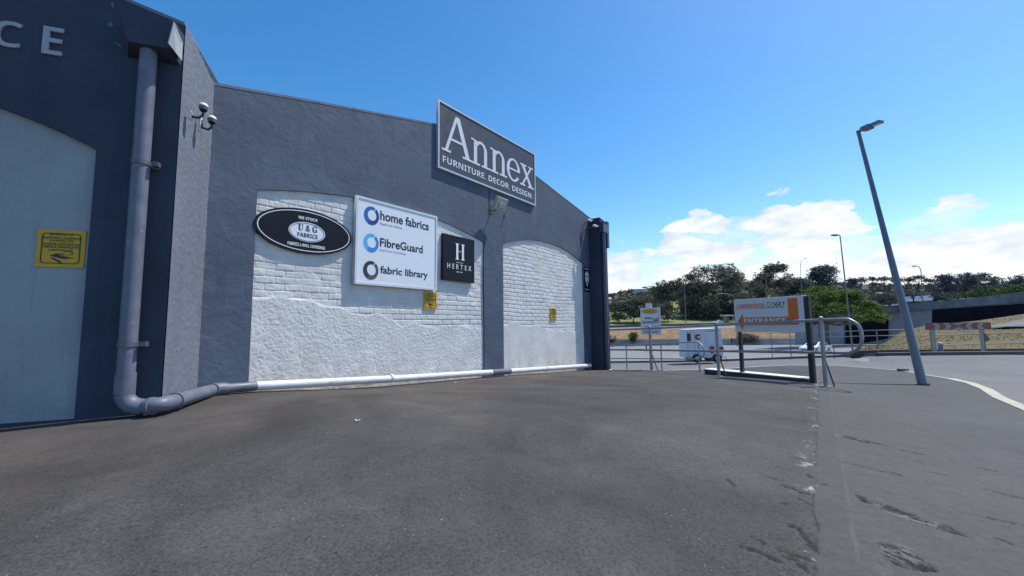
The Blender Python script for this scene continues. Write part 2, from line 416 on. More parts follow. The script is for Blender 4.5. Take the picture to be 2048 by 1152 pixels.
for a_, b_, rv_ in (((1660, 868), (1782, 892), .06), ((1722, 1008), (1845, 1030), .065), ((1752, 1090), (1862, 1142), .095), ((1850, 1060), (1878, 1035), .05)):
    p, q = gnd(*a_), gnd(*b_); ASPH['pits'].append((((p.x+q.x)/2, (p.y+q.y)/2), ((p-q).length/2, rv_)))
ASPH['cracks'] = []
for ax_, ay_, bx_, by_, w_ in ((1580, 915, 1624, 923, 4), (1546, 932, 1589, 943, 3), (1561, 968, 1624, 992, 5), (1554, 1003, 1579, 1011, 3), (1596, 998, 1628, 1017, 5), (1574, 1048, 1626, 1077, 5), (1496, 1072, 1529, 1086, 4), (1476, 1086, 1571, 1128, 5),
        (1549, 1091, 1626, 1132, 6), (1604, 1068, 1632, 1106, 6), (1584, 1131, 1622, 1152, 5), (1274, 787, 1349, 796, 7), (1544, 836, 1571, 839, 5), (1454, 956, 1471, 973, 4), (1596, 842, 1640, 846, 5), (1610, 950, 1632, 962, 5),
        (1674, 921, 1804, 951, 6), (1709, 988, 1734, 1001, 5), (1939, 932, 1999, 943, 5), (1964, 978, 2060, 1001, 5), (1899, 848, 1959, 851, 6), (1969, 1033, 2060, 1053, 5), (1789, 896, 1849, 911, 4), (1824, 921, 1879, 931, 4), (1989, 1076, 2024, 1086, 4), (1639, 966, 1659, 968, 4), (1700, 846, 1745, 853, 4), (1560, 1110, 1600, 1128, 4), (1520, 950, 1560, 962, 3), (1840, 940, 1900, 952, 4)):
    p, q = gnd(ax_, ay_), gnd(bx_, by_); ASPH['cracks'].append(((p.x, p.y), (q.x, q.y), w_*.001*1.75))
asphalt('forecourt_asphalt', (.051, .0475, .045), (SJ0, su, sn_, cd), True)
asphalt('road_asphalt', (.125, .122, .12))
asphalt('parking_asphalt', (.165, .164, .166))

def plaster(name, base, bstr, rough_scale, patch=None, spec=.25, amp=.2, dist=.012, gw=2.2):
    m, t, b = newmat(name, base, .8, 0, spec)
    co = t.obj()
    n = t.noise(co, .9, 5, .6, .4); f = t.noise(co, rough_scale, 4, .6); g = t.noise(co, rough_scale*.16, 5, .62, .6)
    c = t.mix(t.mr(n, .3, .7), tuple(v*(1-amp) for v in base), tuple(v*(1+amp) for v in base))
    c = t.mix(t.mr(f, .4, .8, 0, .35), c, tuple(v*1.25 for v in base))
    stk = t.mr(t.noise(t.map(co, sc=(2.6, 2.6, .22)), 2.2, 5, .65), .52, .74, 0, .45); c = t.mix(stk, c, tuple(v*.66 for v in base))
    c = t.mix(t.mr(t.noise(t.map(co, loc=(1, 4, 7)), 3.1, 6, .7), .62, .70, 0, .5), c, tuple(v*1.45 for v in base))
    if patch: c = t.mix(t.mr(t.noise(t.map(co, loc=(3.3, 0, 1.9)), .75, 3, .6, .8), .57, .60, 0, .7), c, patch)
    t.put(b.inputs['Base Color'], c)
    h = t.m('ADD', t.m('MULTIPLY', g, gw), t.m('MULTIPLY', f, .5))
    t.put(b.inputs['Normal'], t.bump(h, bstr, dist))
    return m
GREY = (.088, .110, .150)
plaster('grey_plaster', GREY, .42, 42, (.105, .128, .178))
plaster('dark_plaster', (.043, .054, .081), .2, 42)
plaster('rough_grey_plaster', (.150, .165, .200), 1.0, 55, None, .25, .14, .010, .5)
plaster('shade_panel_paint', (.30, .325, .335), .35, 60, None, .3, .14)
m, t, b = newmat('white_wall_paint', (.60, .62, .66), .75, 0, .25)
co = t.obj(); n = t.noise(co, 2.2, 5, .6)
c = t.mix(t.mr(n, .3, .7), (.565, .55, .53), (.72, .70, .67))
c = t.mix(t.mr(t.noise(t.map(co, sc=(1, 1, .25)), 3.0, 5, .65), .58, .75, 0, .35), c, (.38, .39, .40))
zc = t.sep(co)[2]; xc = t.sep(co)[0]
hb = t.m('SUBTRACT', zc, t.m('ADD', t.m('MULTIPLY', xc, -.0617), .66))                # height over the sloping paving
gr = t.m('MULTIPLY', t.mr(hb, .55, 0, 0, 1), t.mr(t.noise(t.map(co, sc=(1, 1, .6)), 5, 5, .7), .38, .66, 0, .55))
c = t.mix(gr, c, (.27, .25, .22))
t.put(b.inputs['Base Color'], c); t.put(b.inputs['Normal'], t.bump(t.noise(co, 60, 4, .65), .6, .008))
worn('pipe_grey', (.125, .138, .182), .5, amp=.22, scale=7, stain=(.20, .21, .24), stain_at=(.62, .70), bump=.001, bscale=25)
worn('pipe_dark', (.055, .062, .105), .35, amp=.15)
worn('pipe_white', (.70, .68, .66), .5, amp=.12, scale=6, stain=(.38, .35, .31), stain_at=(.58, .72))
worn('bracket_grey', (.13, .135, .15), .5, .4)
worn('letter_metal', (.36, .38, .41), .7, amp=.05, spec=.2)
worn('sign_dark', (.052, .050, .066), .45, amp=.08)
worn('sign_black', (.008, .008, .015), .42, amp=.1, spec=.2)
worn('sign_white', (.74, .77, .82), .35, amp=.03, scale=2)
worn('board_grey', (.64, .66, .69), .45, amp=.05, scale=3)
worn('sign_offwhite', (.66, .66, .67), .45, amp=.06, scale=3)
worn('frame_silver', (.55, .57, .60), .35, .35, amp=.06)
worn('frame_white', (.62, .65, .69), .35, amp=.05)
worn('lettering_pale', (.66, .66, .68), .5, amp=.03)
worn('lettering_white', (.8, .8, .8), .5, amp=.03)
worn('ink_black', (.018, .018, .022), .45, amp=.1)
worn('ink_grey', (.28, .29, .31), .5, amp=.05)
worn('sign_yellow', (.60, .35, .008), .45, amp=.12, scale=9, stain=(.45, .27, .02), stain_at=(.6, .8))
worn('galvanised', (.31, .305, .315), .45, .5, amp=.2, scale=9, stain=(.24, .22, .21), stain_at=(.62, .75))
worn('galvanised_far', (.20, .185, .175), .55, .2, amp=.25, scale=5, stain=(.17, .11, .08), stain_at=(.6, .75))
worn('lamp_grey', (.155, .17, .205), .42, .3, amp=.15, scale=3)
worn('navy_paint', (.020, .021, .034), .5, amp=.2)
worn('shaded_masonry', (.050, .051, .062), .75, amp=.2, bump=.004)
worn('sunlit_top', (.66, .65, .63), .7, amp=.1)
worn('kerb_concrete', (.33, .315, .285), .8, amp=.22, scale=4, bump=.004)
worn('kerb_dark', (.10, .10, .10), .85, amp=.25)
worn('kerb_cream', (.44, .40, .31), .8, amp=.18, scale=3.5, bump=.004, stain=(.25, .24, .2), stain_at=(.62, .7))
worn('red_brick', (.105, .055, .048), .85, amp=.3, scale=8)
worn('concrete', (.30, .31, .33), .85, amp=.25, scale=.35, stain=(.17, .17, .18), stain_at=(.52, .75))
worn('concrete_dark', (.19, .195, .21), .85, amp=.3, scale=.25, stain=(.07, .07, .08), stain_at=(.5, .75))
worn('opening_shade', (.010, .011, .018), .9, amp=.3, scale=.5, spec=.1)
worn('van_white', (.56, .60, .66), .4, amp=.05, scale=1.2)
worn('van_trim', (.75, .76, .78), .4, amp=.05)
worn('decal_red', (.32, .022, .026), .4, amp=.1)
worn('rubber', (.014, .014, .015), .8, amp=.2)
worn('glass_dark', (.02, .024, .03), .08, amp=.1)
worn('car_white', (.80, .81, .83), .22, amp=.02)
worn('chrome_grey', (.45, .46, .47), .25, .8)
worn('orange_paint', (.70, .165, .02), .5, amp=.1)
worn('green_ink', (.05, .20, .03), .5, amp=.1)
worn('faded_red', (.25, .085, .078), .65, amp=.2, scale=6)
worn('faded_white', (.33, .31, .30), .65, amp=.15, scale=6)
worn('flood_beige', (.46, .45, .38), .5, amp=.1)
worn('ring_blue', (.02, .11, .42), .4, amp=.05); worn('ring_sky', (.10, .42, .72), .4, amp=.05); worn('ring_brown', (.085, .075, .075), .4, amp=.05)
worn('ring_blue_dark', (.012, .045, .19), .4, amp=.05); worn('ring_sky_dark', (.03, .24, .55), .4, amp=.05); worn('ring_brown_dark', (.03, .025, .028), .4, amp=.05)
worn('house_wall', (.55, .53, .50), .8, amp=.15, scale=.3); worn('house_roof', (.22, .16, .14), .8, amp=.2, scale=.4); worn('shed_roof', (.62, .62, .60), .5, amp=.1, scale=.5)
worn('cloth_dark', (.02, .021, .027), .9); worn('cloth_grey', (.16, .16, .18), .9); worn('skin', (.16, .09, .06), .6); worn('bollard_blue', (.08, .16, .22), .5); worn('bag_green', (.15, .17, .10), .8)
worn('paper', (.75, .74, .72), .7)
worn('bark', (.085, .068, .055), .9, amp=.35, scale=3); worn('bark_pale', (.20, .17, .14), .9, amp=.3, scale=2)
def earth(name, a, bcol, c3, sc):
    m, t, b = newmat(name, a, .95, 0, .1); co = t.obj()
    c = t.mix(t.mr(t.noise(co, sc, 6, .65, .5), .35, .65), a, bcol)
    c = t.mix(t.mr(t.noise(t.map(co, loc=(9, 4, 2)), sc*3.1, 5, .6), .52, .68), c, c3)
    t.put(b.inputs['Base Color'], c); t.put(b.inputs['Normal'], t.bump(t.noise(co, sc*20, 4, .7), .7, .12))
earth('dry_bank', (.26, .175, .10), (.185, .125, .070), (.30, .235, .15), .16)
earth('dry_grass', (.150, .140, .070), (.170, .120, .078), (.105, .115, .042), .35)
earth('park_grass', (.18, .20, .075), (.215, .215, .105), (.115, .145, .05), .05)
earth('hill_scrub', (.085, .09, .055), (.11, .10, .07), (.06, .07, .045), .02)
def leaves(name, dark, light):
    m, t, b = newmat(name, dark, .7, 0, .25)
    g = t.n.new('ShaderNodeNewGeometry')
    c = t.mix(g.outputs['Random Per Island'], dark, light)
    t.put(b.inputs['Base Color'], c)
    tr = t.n.new('ShaderNodeBsdfTranslucent'); t.put(tr.inputs[0], c)
    mx = t.n.new('ShaderNodeMixShader'); mx.inputs[0].default_value = .22
    t.l.new(b.outputs[0], mx.inputs[1]); t.l.new(tr.outputs[0], mx.inputs[2])
    t.l.new(mx.outputs[0], t.n['Material Output'].inputs[0])
leaves('leaf_gum', (.050, .058, .046), (.165, .165, .125)); leaves('leaf_gum_pale', (.075, .078, .066), (.135, .135, .11))  # leaf_gum lightened and greyed, hazy air put into the colour
leaves('leaf_acacia', (.055, .105, .018), (.14, .205, .04)); leaves('leaf_pine', (.050, .062, .066), (.095, .11, .105)); leaves('leaf_hazy', (.052, .066, .080), (.10, .12, .13))  # blue tint of the far tree leaves stands for haze
leaves('leaf_bush', (.040, .075, .022), (.10, .145, .045)); leaves('leaf_hill', (.040, .046, .030), (.10, .095, .065)); leaves('grass_blade', (.12, .125, .05), (.23, .20, .11))

# ------------------------------------------------------------------ ground, forecourt, kerbs
xs = np.concatenate([[-3000, -1200, -500, -250, -160, -110], np.linspace(-80, 130, 141), [170, 220, 300, 500, 1200, 3000]])
ys = np.concatenate([[-1500, -400, -120, -60], np.linspace(-30, 170, 161), [200, 260, 400, 800, 1800, 4000]])
XX, YY = np.meshgrid(xs, ys, indexing='ij')
go = grid_mesh('ground', np.stack([XX, YY, Glv(XX, YY)-.035], -1), 'parking_asphalt'); tag(go, kind='structure')

edge_px = [(1216, 739), (1270, 740), (1330, 741.5), (1446, 738), (1520, 733.5), (1580, 731), (1680, 732), (1760, 738), (1805, 742), (1847, 750), (1890, 757), (1930, 766), (1960, 778), (1985, 795), (2048, 822)]
edge = [gnd(*p) for p in edge_px]
edge_xy = [(p.x, p.y) for p in edge]+[(5.6, 3.4), (5.25, 1.5), (5.2, -3), (5.2, -12)]
wl = aw(11.6, 0, .5); wl2 = aw(11.6, 0, 9)
poly = [(-16, -12), (-16, 16), (wl2.x, wl2.y), (wl.x, wl.y)]+edge_xy
bm = bmesh.new(); fv = bm.faces.new([bm.verts.new((p[0], p[1], 0)) for p in poly])
for ax_, lo, hi, st in ((0, -16, 12, .5), (1, -12, 16, .5)):
    v = lo+st
    while v < hi:
        n = Vector((1, 0, 0)) if ax_ == 0 else Vector((0, 1, 0)); co_ = n*v
        bmesh.ops.bisect_plane(bm, geom=bm.verts[:]+bm.edges[:]+bm.faces[:], plane_co=co_, plane_no=n); v += st
zz = Gv(np.array([v.co.x for v in bm.verts]), np.array([v.co.y for v in bm.verts]))
for v, z in zip(bm.verts, zz): v.co.z = z
BX0, BX1, BY0, BY1, BST = .5, 4.5, 1.0, 8.0, .01
dead = [f for f in bm.faces if BX0 < f.calc_center_median().x < BX1 and BY0 < f.calc_center_median().y < BY1]
bmesh.ops.delete(bm, geom=dead, context='FACES')
bmesh.ops.recalc_face_normals(bm, faces=bm.faces)
me0 = bpy.data.meshes.new('forecourt'); bm.to_mesh(me0); bm.free()
# the broken stretch along the joint: real cracks, pits and a ravelled edge in a fine mesh
ux = np.linspace(BX0, BX1, int((BX1-BX0)/BST)+1); uy = np.linspace(BY0, BY1, int((BY1-BY0)/BST)+1)
cx_ = np.linspace(BX0, BX1, 9); cy_ = np.linspace(BY0, BY1, 15); GX, GY = np.meshgrid(cx_, cy_, indexing='ij'); GZ = Gv(GX, GY)
def bil(X_, Y_):
    fx = (X_-BX0)/(BX1-BX0)*8; fy = (Y_-BY0)/(BY1-BY0)*14; i = np.clip(fx.astype(int), 0, 7); j = np.clip(fy.astype(int), 0, 13); a = fx-i; b = fy-j
    return (GZ[i, j]*(1-a)+GZ[i+1, j]*a)*(1-b)+(GZ[i, j+1]*(1-a)+GZ[i+1, j+1]*a)*b
BX, BY = np.meshgrid(ux, uy, indexing='ij'); BZ = bil(BX, BY)
crk_ = np.zeros_like(BX); pit_ = np.zeros_like(BX)
jag = vnoise(BX*19, BY*19, 201, 4, .65)*.030; wv = .35+1.1*np.clip(vnoise(BX*23, BY*23, 211, 2)*.9+.5, 0, 1)
for (ax_, ay_), (bx_, by_), w_ in ASPH['cracks']:
    L_ = math.hypot(bx_-ax_, by_-ay_)/2; ux_, uy_ = (bx_-ax_)/(2*L_), (by_-ay_)/(2*L_); X_ = BX-(ax_+bx_)/2; Y_ = BY-(ay_+by_)/2
    qu = X_*ux_+Y_*uy_; qv = -X_*uy_+Y_*ux_+jag; e = np.clip(1-np.abs(qu/L_)**2.4, 0, 1)
    crk_ = np.maximum(crk_, np.clip((w_*e*wv-np.abs(qv))/.004+.9*(e > 0), 0, 1)*(e > 0.02))
for (qx, qy), (ru, rv) in ASPH['pits']:
    X_ = BX-qx; Y_ = BY-qy; a_ = math.atan2(cd.y, cd.x); qu = (X_*math.cos(a_)+Y_*math.sin(a_))/ru; qv = (-X_*math.sin(a_)+Y_*math.cos(a_))/rv
    e = np.hypot(qu, qv)+vnoise((BX*math.cos(a_)+BY*math.sin(a_))*5, (-BX*math.sin(a_)+BY*math.cos(a_))*15, 221, 4, .65)*.85
    pit_ = np.maximum(pit_, np.clip((.92-e)/.12, 0, 1))
a_ = math.atan2(cd.y, cd.x); RU = (BX*math.cos(a_)+BY*math.sin(a_)); RV = -BX*math.sin(a_)+BY*math.cos(a_)
rubble = vnoise(RU*16, RV*34, 231, 3, .6)
dj_ = (BX-SJ0.x)*sn_.x+(BY-SJ0.y)*sn_.y+vnoise(BX*5, BY*5, 241, 4, .6)*.022
lip = np.clip((-dj_)/.012, 0, 1)*np.clip((dj_+.16)/.15, 0, 1)                      # left edge stands a little proud and crumbles
fade = np.clip(np.minimum(np.minimum(BX-BX0, BX1-BX), np.minimum(BY-BY0, BY1-BY))/.15, 0, 1)
BZ = BZ+fade*(-.012*crk_-pit_*(.010-rubble*.016)+lip*(.010+.006*vnoise(BX*14, BY*14, 251, 3))+.0024*vnoise(RU*3, RV*11, 261, 4))
n0 = len(me0.vertices); nu_, nv_ = BX.shape
V0 = np.empty(n0*3); me0.vertices.foreach_get('co', V0); V0 = V0.reshape(-1, 3)
F0 = [tuple(q.vertices) for q in me0.polygons]; ii = np.arange(nu_*nv_).reshape(nu_, nv_)+n0
F1 = np.stack([ii[:-1, :-1], ii[1:, :-1], ii[1:, 1:], ii[:-1, 1:]], -1).reshape(-1, 4).tolist()
me = bpy.data.meshes.new('forecourt'); me.from_pydata(np.concatenate([V0, np.stack([BX, BY, BZ], -1).reshape(-1, 3)]).tolist(), [], F0+F1); me.update()
bpy.data.meshes.remove(me0)
for nm_, ar_ in (('crack', crk_*fade), ('pit', pit_*fade)):
    at_ = me.attributes.new(nm_, 'FLOAT', 'POINT'); at_.data.foreach_set('value', np.concatenate([np.zeros(n0), ar_.ravel()]).astype(np.float32))
me.polygons.foreach_set('use_smooth', [True]*len(me.polygons))
fo = bpy.data.objects.new('forecourt', me); COL.objects.link(fo); me.materials.append(MATS['forecourt_asphalt']); tag(fo, kind='structure')

def kerb_strip(name, pts, wid, up, down, mat, side=1):
    """kerb stones along a line of ground points: a real step, top up above the paving, going down beyond it"""
    P = [Vector(p) for p in pts]; mb = MB(); L = []
    for i, p in enumerate(P):
        d = (P[min(i+1, len(P)-1)]-P[max(i-1, 0)]); d.z = 0; d.normalize(); n = Vector((-d.y, d.x, 0))*side
        L.append((p, n))
    for (p, n), (q, k) in zip(L, L[1:]):
        vs = [p+Vector((0, 0, -.1)), p+Vector((0, 0, up)), p+n*wid+Vector((0, 0, up)), p+n*wid+Vector((0, 0, -down)),
              q+Vector((0, 0, -.1)), q+Vector((0, 0, up)), q+k*wid+Vector((0, 0, up)), q+k*wid+Vector((0, 0, -down))]
        mb.add(vs, [(0, 1, 5, 4), (1, 2, 6, 5), (2, 3, 7, 6)])
    return tag(mb.build(name, mat), kind='structure')
def gp(x, y, dz=0.): return Vector((x, y, G(x, y)+dz))
kerb_strip('kerb', [gp(*p) for p in edge_xy[:11]], .10, .006, 1.0, 'kerb_concrete')
kerb_strip('kerb', [gp(*p) for p in edge_xy[10:]], .15, .008, .25, 'kerb_cream')
# far kerb of the road, and the raised island beyond it
def dens(pts, n=4):
    out = []
    for a, b in zip(pts, pts[1:]): out += [a+(b-a)*(i/n) for i in range(n)]
    return out+[pts[-1]]
far_px = [(1150, 727), (1228, 726), (1320, 725), (1400, 723.7), (1490, 721), (1580, 717.7), (1690, 714), (1760, 712), (1850, 711), (2048, 709.5), (2300, 709)]
fk = [gnd(px, py, -KERB) for px, py in far_px]
mb = MB()
for p, q in zip(fk, fk[1:]):
    back = Vector((.05, .25, 0)); u = Vector((0, 0, .12))
    mb.add([p-Vector((0, 0, .1)), p+u, p+back+u, q-Vector((0, 0, .1)), q+u, q+back+u, p+back-Vector((0, 0, .2)), q+back-Vector((0, 0, .2))], [(0, 1, 4, 3), (1, 2, 5, 4), (2, 6, 7, 5)])
tag(mb.build('kerb', 'kerb_dark'), kind='structure')
# road between the two kerbs: one sheet 4 mm over the ground sheet
xs_ = np.linspace(-2, 34, 73); ys_ = np.linspace(-6, 30, 73)
def road_sheet(name, mat, near, far, dz, nv=30):
    P = np.zeros((len(near), nv, 3))
    for i, (a, b) in enumerate(zip(near, far)):
        for j in range(nv):
            x = a[0]+(b[0]-a[0])*j/(nv-1); y = a[1]+(b[1]-a[1])*j/(nv-1); P[i, j] = (x, y, Gl(x, y)+dz)
    return tag(grid_mesh(name, P, mat), kind='structure')
nearR = [gnd(px, 752 if px < 1700 else float(np.interp(px, [q[0] for q in edge_px], [q[1] for q in edge_px]))+16, -KERB) for px in range(1180, 2060, 40)]
farR = []
for px in range(1180, 2060, 40):
    py = np.interp(px, [p[0] for p in far_px], [p[1] for p in far_px]); farR.append(gnd(px, py+.3, -KERB))
nearR += [Vector((7.2, 2.5, 0)), Vector((6.8, -8, 0))]; farR += [Vector((28, 8, 0)), Vector((26, -8, 0))]
road_sheet('road', 'road_asphalt', [(p.x, p.y) for p in nearR], [(p.x, p.y) for p in farR], .004)

# ------------------------------------------------------------------ annex building
annex = empty('annex_building', (AN*AD).xy.to_3d(), A_ROT, 'grey plastered gable building with two white arched brick panels', 'building')
TOPL = [(1.0, 3.87), (1.6, 4.03), (2.94, 4.37), (5.0, 4.87), (5.9, 5.06), (6.6, 5.12), (7.3, 5.03), (8.15, 4.86), (9.41, 4.65), (10.3, 4.51), (11.35, 4.33)]
def arch(x0, x1, zs, zp, zb, n=26):
    """flat segmental arch head"""
    w = (x1-x0)/2; rise = zp-zs; R = (w*w+rise*rise)/(2*rise); a = math.asin(w/R)
    return [(x0, zb), (x1, zb)]+[((x0+x1)/2+R*math.sin(a-2*a*i/n), zp-R+R*math.cos(a-2*a*i/n)) for i in range(n+1)]
rag = random.Random(4)
tp = []
for (a, b) in zip(TOPL, TOPL[1:]):
    for i in range(6): tp.append((a[0]+(b[0]-a[0])*i/6, a[1]+(b[1]-a[1])*i/6+rag.uniform(-.006, .006)))
tp.append(TOPL[-1])
outer = [(1.0, -.6), (11.35, -.6)]+tp[::-1]
h1 = arch(2.12, 6.34, 2.90, 3.16, -.5); h2 = arch(6.96, 10.60, 2.95, 3.27, -.5)
fill2d('wall', [outer, h1, h2], 0., .30, 'grey_plaster', annex)
body = [(x, min(z, 6)-.10) for x, z in TOPL]
MB().prism([(1.02, -.6), (11.33, -.6)]+body[::-1], .302, 8.5).build('side_walls', 'dark_plaster', annex)
MB().prism([(TOPL[0][0], TOPL[0][1]-.03)]+[(x, z+.004) for x, z in TOPL]+[(TOPL[-1][0], TOPL[-1][1]-.03)]+[(x, z-.03) for x, z in TOPL[::-1]], -.004, .304).build('coping', 'rough_grey_plaster', annex)

def brick_panel(name, x0, x1, z0, z1, zsm, seed):
    st = .009
    u = np.arange(x0, x1, st); v = np.arange(z0, z1, st); U, V = np.meshgrid(u, v, indexing='ij')
    ch, bl = .088, .238
    wob = vnoise(U*1.3, V*1.3, seed, 3)*.022
    row = np.floor((V+wob)/ch); fz = (V+wob)/ch-row
    uu = U/bl+(row % 2)*.5+vnoise(U*2, V*2, seed+3, 1)*.02; colm = np.floor(uu); fx = uu-colm
    ez = np.minimum(fz, 1-fz)*ch; ex = np.minimum(fx, 1-fx)*bl
    rg = np.random.RandomState(seed).rand(512, 512)
    per = rg[(row.astype(int)) % 512, colm.astype(int) % 512]
    e = np.minimum(ez, ex)
    brick = np.clip((e-.003)/.006, 0, 1); brick = brick*brick*(3-2*brick)
    soft = .45+.55*np.clip(vnoise(U*1.1+7, V*1.6, seed+9, 3)*1.2+.5, 0, 1)                # thick paint fills some joints
    h = brick*.0088*soft+(per-.5)*.0045+vnoise(U*9, V*9, seed+1, 3)*.0040
    grain = vnoise(U*38, V*38, seed+5, 2)
    h += grain*.0014
    # thick rough render: the dado, and patches of it over the bricks
    lvl = np.interp(U, [x0, x1], zsm)+vnoise(U*1.6, V*.8+3, seed+21, 4)*.20
    dado = np.clip((lvl-V)/.035, 0, 1)
    patch = np.clip((vnoise(U*.8+2, V*1.1+5, seed+31, 4)-.08)*6, 0, 1)*(1 if seed == 11 else .25)
    k = np.maximum(dado, patch)
    coarse = .0120+vnoise(U*42, V*46, seed+41, 2)*.0036+vnoise(U*14, V*16, seed+47, 2)*.0016+vnoise(U*3, V*3, seed+43, 3)*.0022
    if seed != 11: coarse = .0112+vnoise(U*20, V*26, seed+41, 2)*.0013+vnoise(U*3, V*3, seed+43, 3)*.0022+grain*.0006
    h = h*(1-k)+coarse*k
    P = np.stack([U, .041-h, V], -1)
    return grid_mesh(name, P, 'white_wall_paint', annex)
brick_panel('arched_panel', 2.10, 6.36, -.3, 3.19, (1.62, 1.10), 11)
brick_panel('arched_panel', 6.94, 10.62, -.3, 3.29, (1.24, .95), 23)
# buttress at the far corner with its cap
b0 = 11.0
MB().box(b0, 11.45, -.36, .6, -.6, 4.12).build('buttress', 'dark_plaster', annex)
MB().prism([(b0, 4.122), (11.45, 4.122), (11.45, 4.22), (b0, 4.30)], -.365, .29).build('buttress_cap', 'dark_plaster', annex)

# ------------------------------------------------------------------ nearer building on the left
shop = empty('shop_building', LP, L_ROT, 'dark navy plastered building front with pale arched panel', 'building')
LT = [(-9, 6.1), (-6, 5.75), (-3, 5.1), (-1.5, 4.66), (-.5, 4.27), (0, 4.13)]
fill2d('front_wall', [[(-9, -.4), (0, -.4)]+LT[::-1], arch(-4.1, -.585, 2.80, 3.25, -.38)], 0, .25, 'dark_plaster', shop)
u = np.arange(-4.12, -.56, .03); v = np.arange(.40, 3.28, .03); U, V = np.meshgrid(u, v, indexing='ij')
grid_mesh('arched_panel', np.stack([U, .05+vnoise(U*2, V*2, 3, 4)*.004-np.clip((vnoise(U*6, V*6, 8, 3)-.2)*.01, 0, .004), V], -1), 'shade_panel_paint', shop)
MB().box(-4.12, -.56, .03, .2, -.38, .46).build('panel_base', 'dark_plaster', shop)
# the rough side face turned to the sun: displaced grid
u = np.arange(0, 2.6, .016); v = np.arange(-.4, 4.14, .016); U, V = np.meshgrid(u, v, indexing='ij')
tz = 4.13-.10/.86*np.clip(U, 0, 3); Vc = np.minimum(V*1.0, tz)
dsp = vnoise(U*30, V*30, 51, 2)*.0040+vnoise(U*4, V*3, 57, 3)*.003
dsp *= np.clip(U/.03, 0, 1)
grid_mesh('side_wall', np.stack([dsp+.009, U, Vc], -1), 'rough_grey_plaster', shop)
MB().prism([(-9, 6.08)]+[(x, z-.004) for x, z in LT[1:]]+[(-.012, -.4), (-9, -.4)], .252, 8).build('rear_body', 'dark_plaster', shop)
fill2d('coping', [[(x, z+.012) for x, z in LT]+[(x, z-.02) for x, z in LT[::-1]]], -.004, .4, 'rough_grey_plaster', shop)
# peeled paint scars
for pts_ in (((-.575, 3.985), (-.55, 4.01), (-.535, 3.975), (-.545, 3.955), (-.575, 3.965)), ((-.515, 3.835), (-.47, 3.80), (-.452, 3.775), (-.475, 3.785), (-.51, 3.815)), ((-.565, 4.19), (-.55, 4.205), (-.54, 4.15), (-.552, 4.145))):
    MB().prism(pts_, -.004, .01).build('peeled_patch', 'bracket_grey', shop)
for ch_, bx in (('C', (-1.32, 3.605, -1.135, 3.835)), ('E', (-1.0, 3.60, -.865, 3.85))):
    o = empty('wall_letter', lw((bx[0]+bx[2])/2, bx[1]), L_ROT, 'raised pale grey letter %s fixed on the dark navy wall' % ch_, 'letter', None)
    text('letter_body', nbold(ch_), (bx[0]-(bx[0]+bx[2])/2, 0, bx[2]-(bx[0]+bx[2])/2, bx[3]-bx[1]), -.004, 'letter_metal', o, .016, -.012)
# rain hopper over the drainpipe
hop = empty('rain_hopper', lw(-.2, 3.70), L_ROT, 'box rainwater hopper sticking out high on the navy wall above the drainpipe', 'hopper')
MB().add([(-.215, -.001, .0), (.19, -.001, .0), (.205, -.001, .30), (-.26, -.001, .30), (-.13, -.20, .04), (.165, -.20, .04), (.20, -.20, .30), (-.22, -.20, .30)],
         [(0, 1, 2, 3), (4, 7, 6, 5), (0, 4, 5, 1), (3, 2, 6, 7), (0, 3, 7, 4), (1, 5, 6, 2)]).build('box', 'dark_plaster', hop)
MB().add([(.170, -.25, .06), (.205, -.16, .02), (.21, -.06, .02), (.207, -.06, .20), (.203, -.255, .27), (.178, -.25, .06), (.213, -.16, .02), (.218, -.06, .02), (.215, -.06, .20), (.211, -.255, .27)],
         [(0, 1, 2, 3, 4), (9, 8, 7, 6, 5), (0, 5, 6, 1), (1, 6, 7, 2), (2, 7, 8, 3), (3, 8, 9, 4), (4, 9, 5, 0)]).build('sunlit_side', 'letter_metal', hop)  # pale sheet over the right face, sunlight put into its colour

# ------------------------------------------------------------------ the drainpipe running down and along both buildings
pipe = empty('drainpipe', lw(-.22, .45), L_ROT, 'grey drainpipe down the navy wall turning along the ground, white beside the annex', 'drainpipe')
pinv = (Matrix.Translation(pipe.location) @ Matrix.Rotation(L_ROT, 4, 'Z')).inverted()
def pl(v): return pinv @ Vector(v)
R1 = .064
def lpx(px, py, y): p = on_plane(px, py, lw(0, 0, y), LN); return (p-LP).dot(LX), p.z
yb = -.10
zb = lpx(240, 812, yb)[1]
elb = [lw(-.22, zb+.10, yb)]
for i in range(1, 6):
    a = i/6*math.pi/2; elb.append(lw(-.22+.14*(1-math.cos(a)), zb+.10-.12*math.sin(a), yb))
pe = lw(-.08, zb-.02, yb)
MB().tube([pl(lw(-.22, 3.76, yb)), pl(lw(-.22, 2.0, yb)), pl(lw(-.22, zb+.26, yb))], R1, 20).build('downpipe', 'pipe_grey', pipe, True)
MB().tube([pl(lw(-.22, zb+.27, yb)), pl(lw(-.22, zb+.10, yb))], R1+.008, 20).tube([pl(p) for p in elb[0:]]+[pl(pe)], R1+.006, 20).build('elbow', 'pipe_grey', pipe, True)
def apx(px, py, y): s_, z_ = wall(px, py, y); return aw(s_, z_, y)
q1 = on_plane(330, 808, lw(0, 0, -.17), LN)
q2 = apx(428, 779, -.13); q3 = apx(512, 772, -.11)
mid = [pe, lw(.02, pe.z-.0, -.16), q1+(lw(0, 0, -.17)-lw(0, 0, -.17))]
curve = []
P_ = [pe, q1*.75+pe*.25, q1+(q2-q1)*.25, q1+(q2-q1)*.6, q2]
def cat(P, n=5):
    out = []
    for i in range(len(P)-1):
        a = P[max(i-1, 0)]; b = P[i]; c = P[i+1]; d = P[min(i+2, len(P)-1)]
        for k in range(n):
            u = k/n; out.append(.5*((2*b)+(c-a)*u+(2*a-5*b+4*c-d)*u*u+(3*b-a-3*c+d)*u**3))
    return out+[P[-1]]
cv = cat(P_)
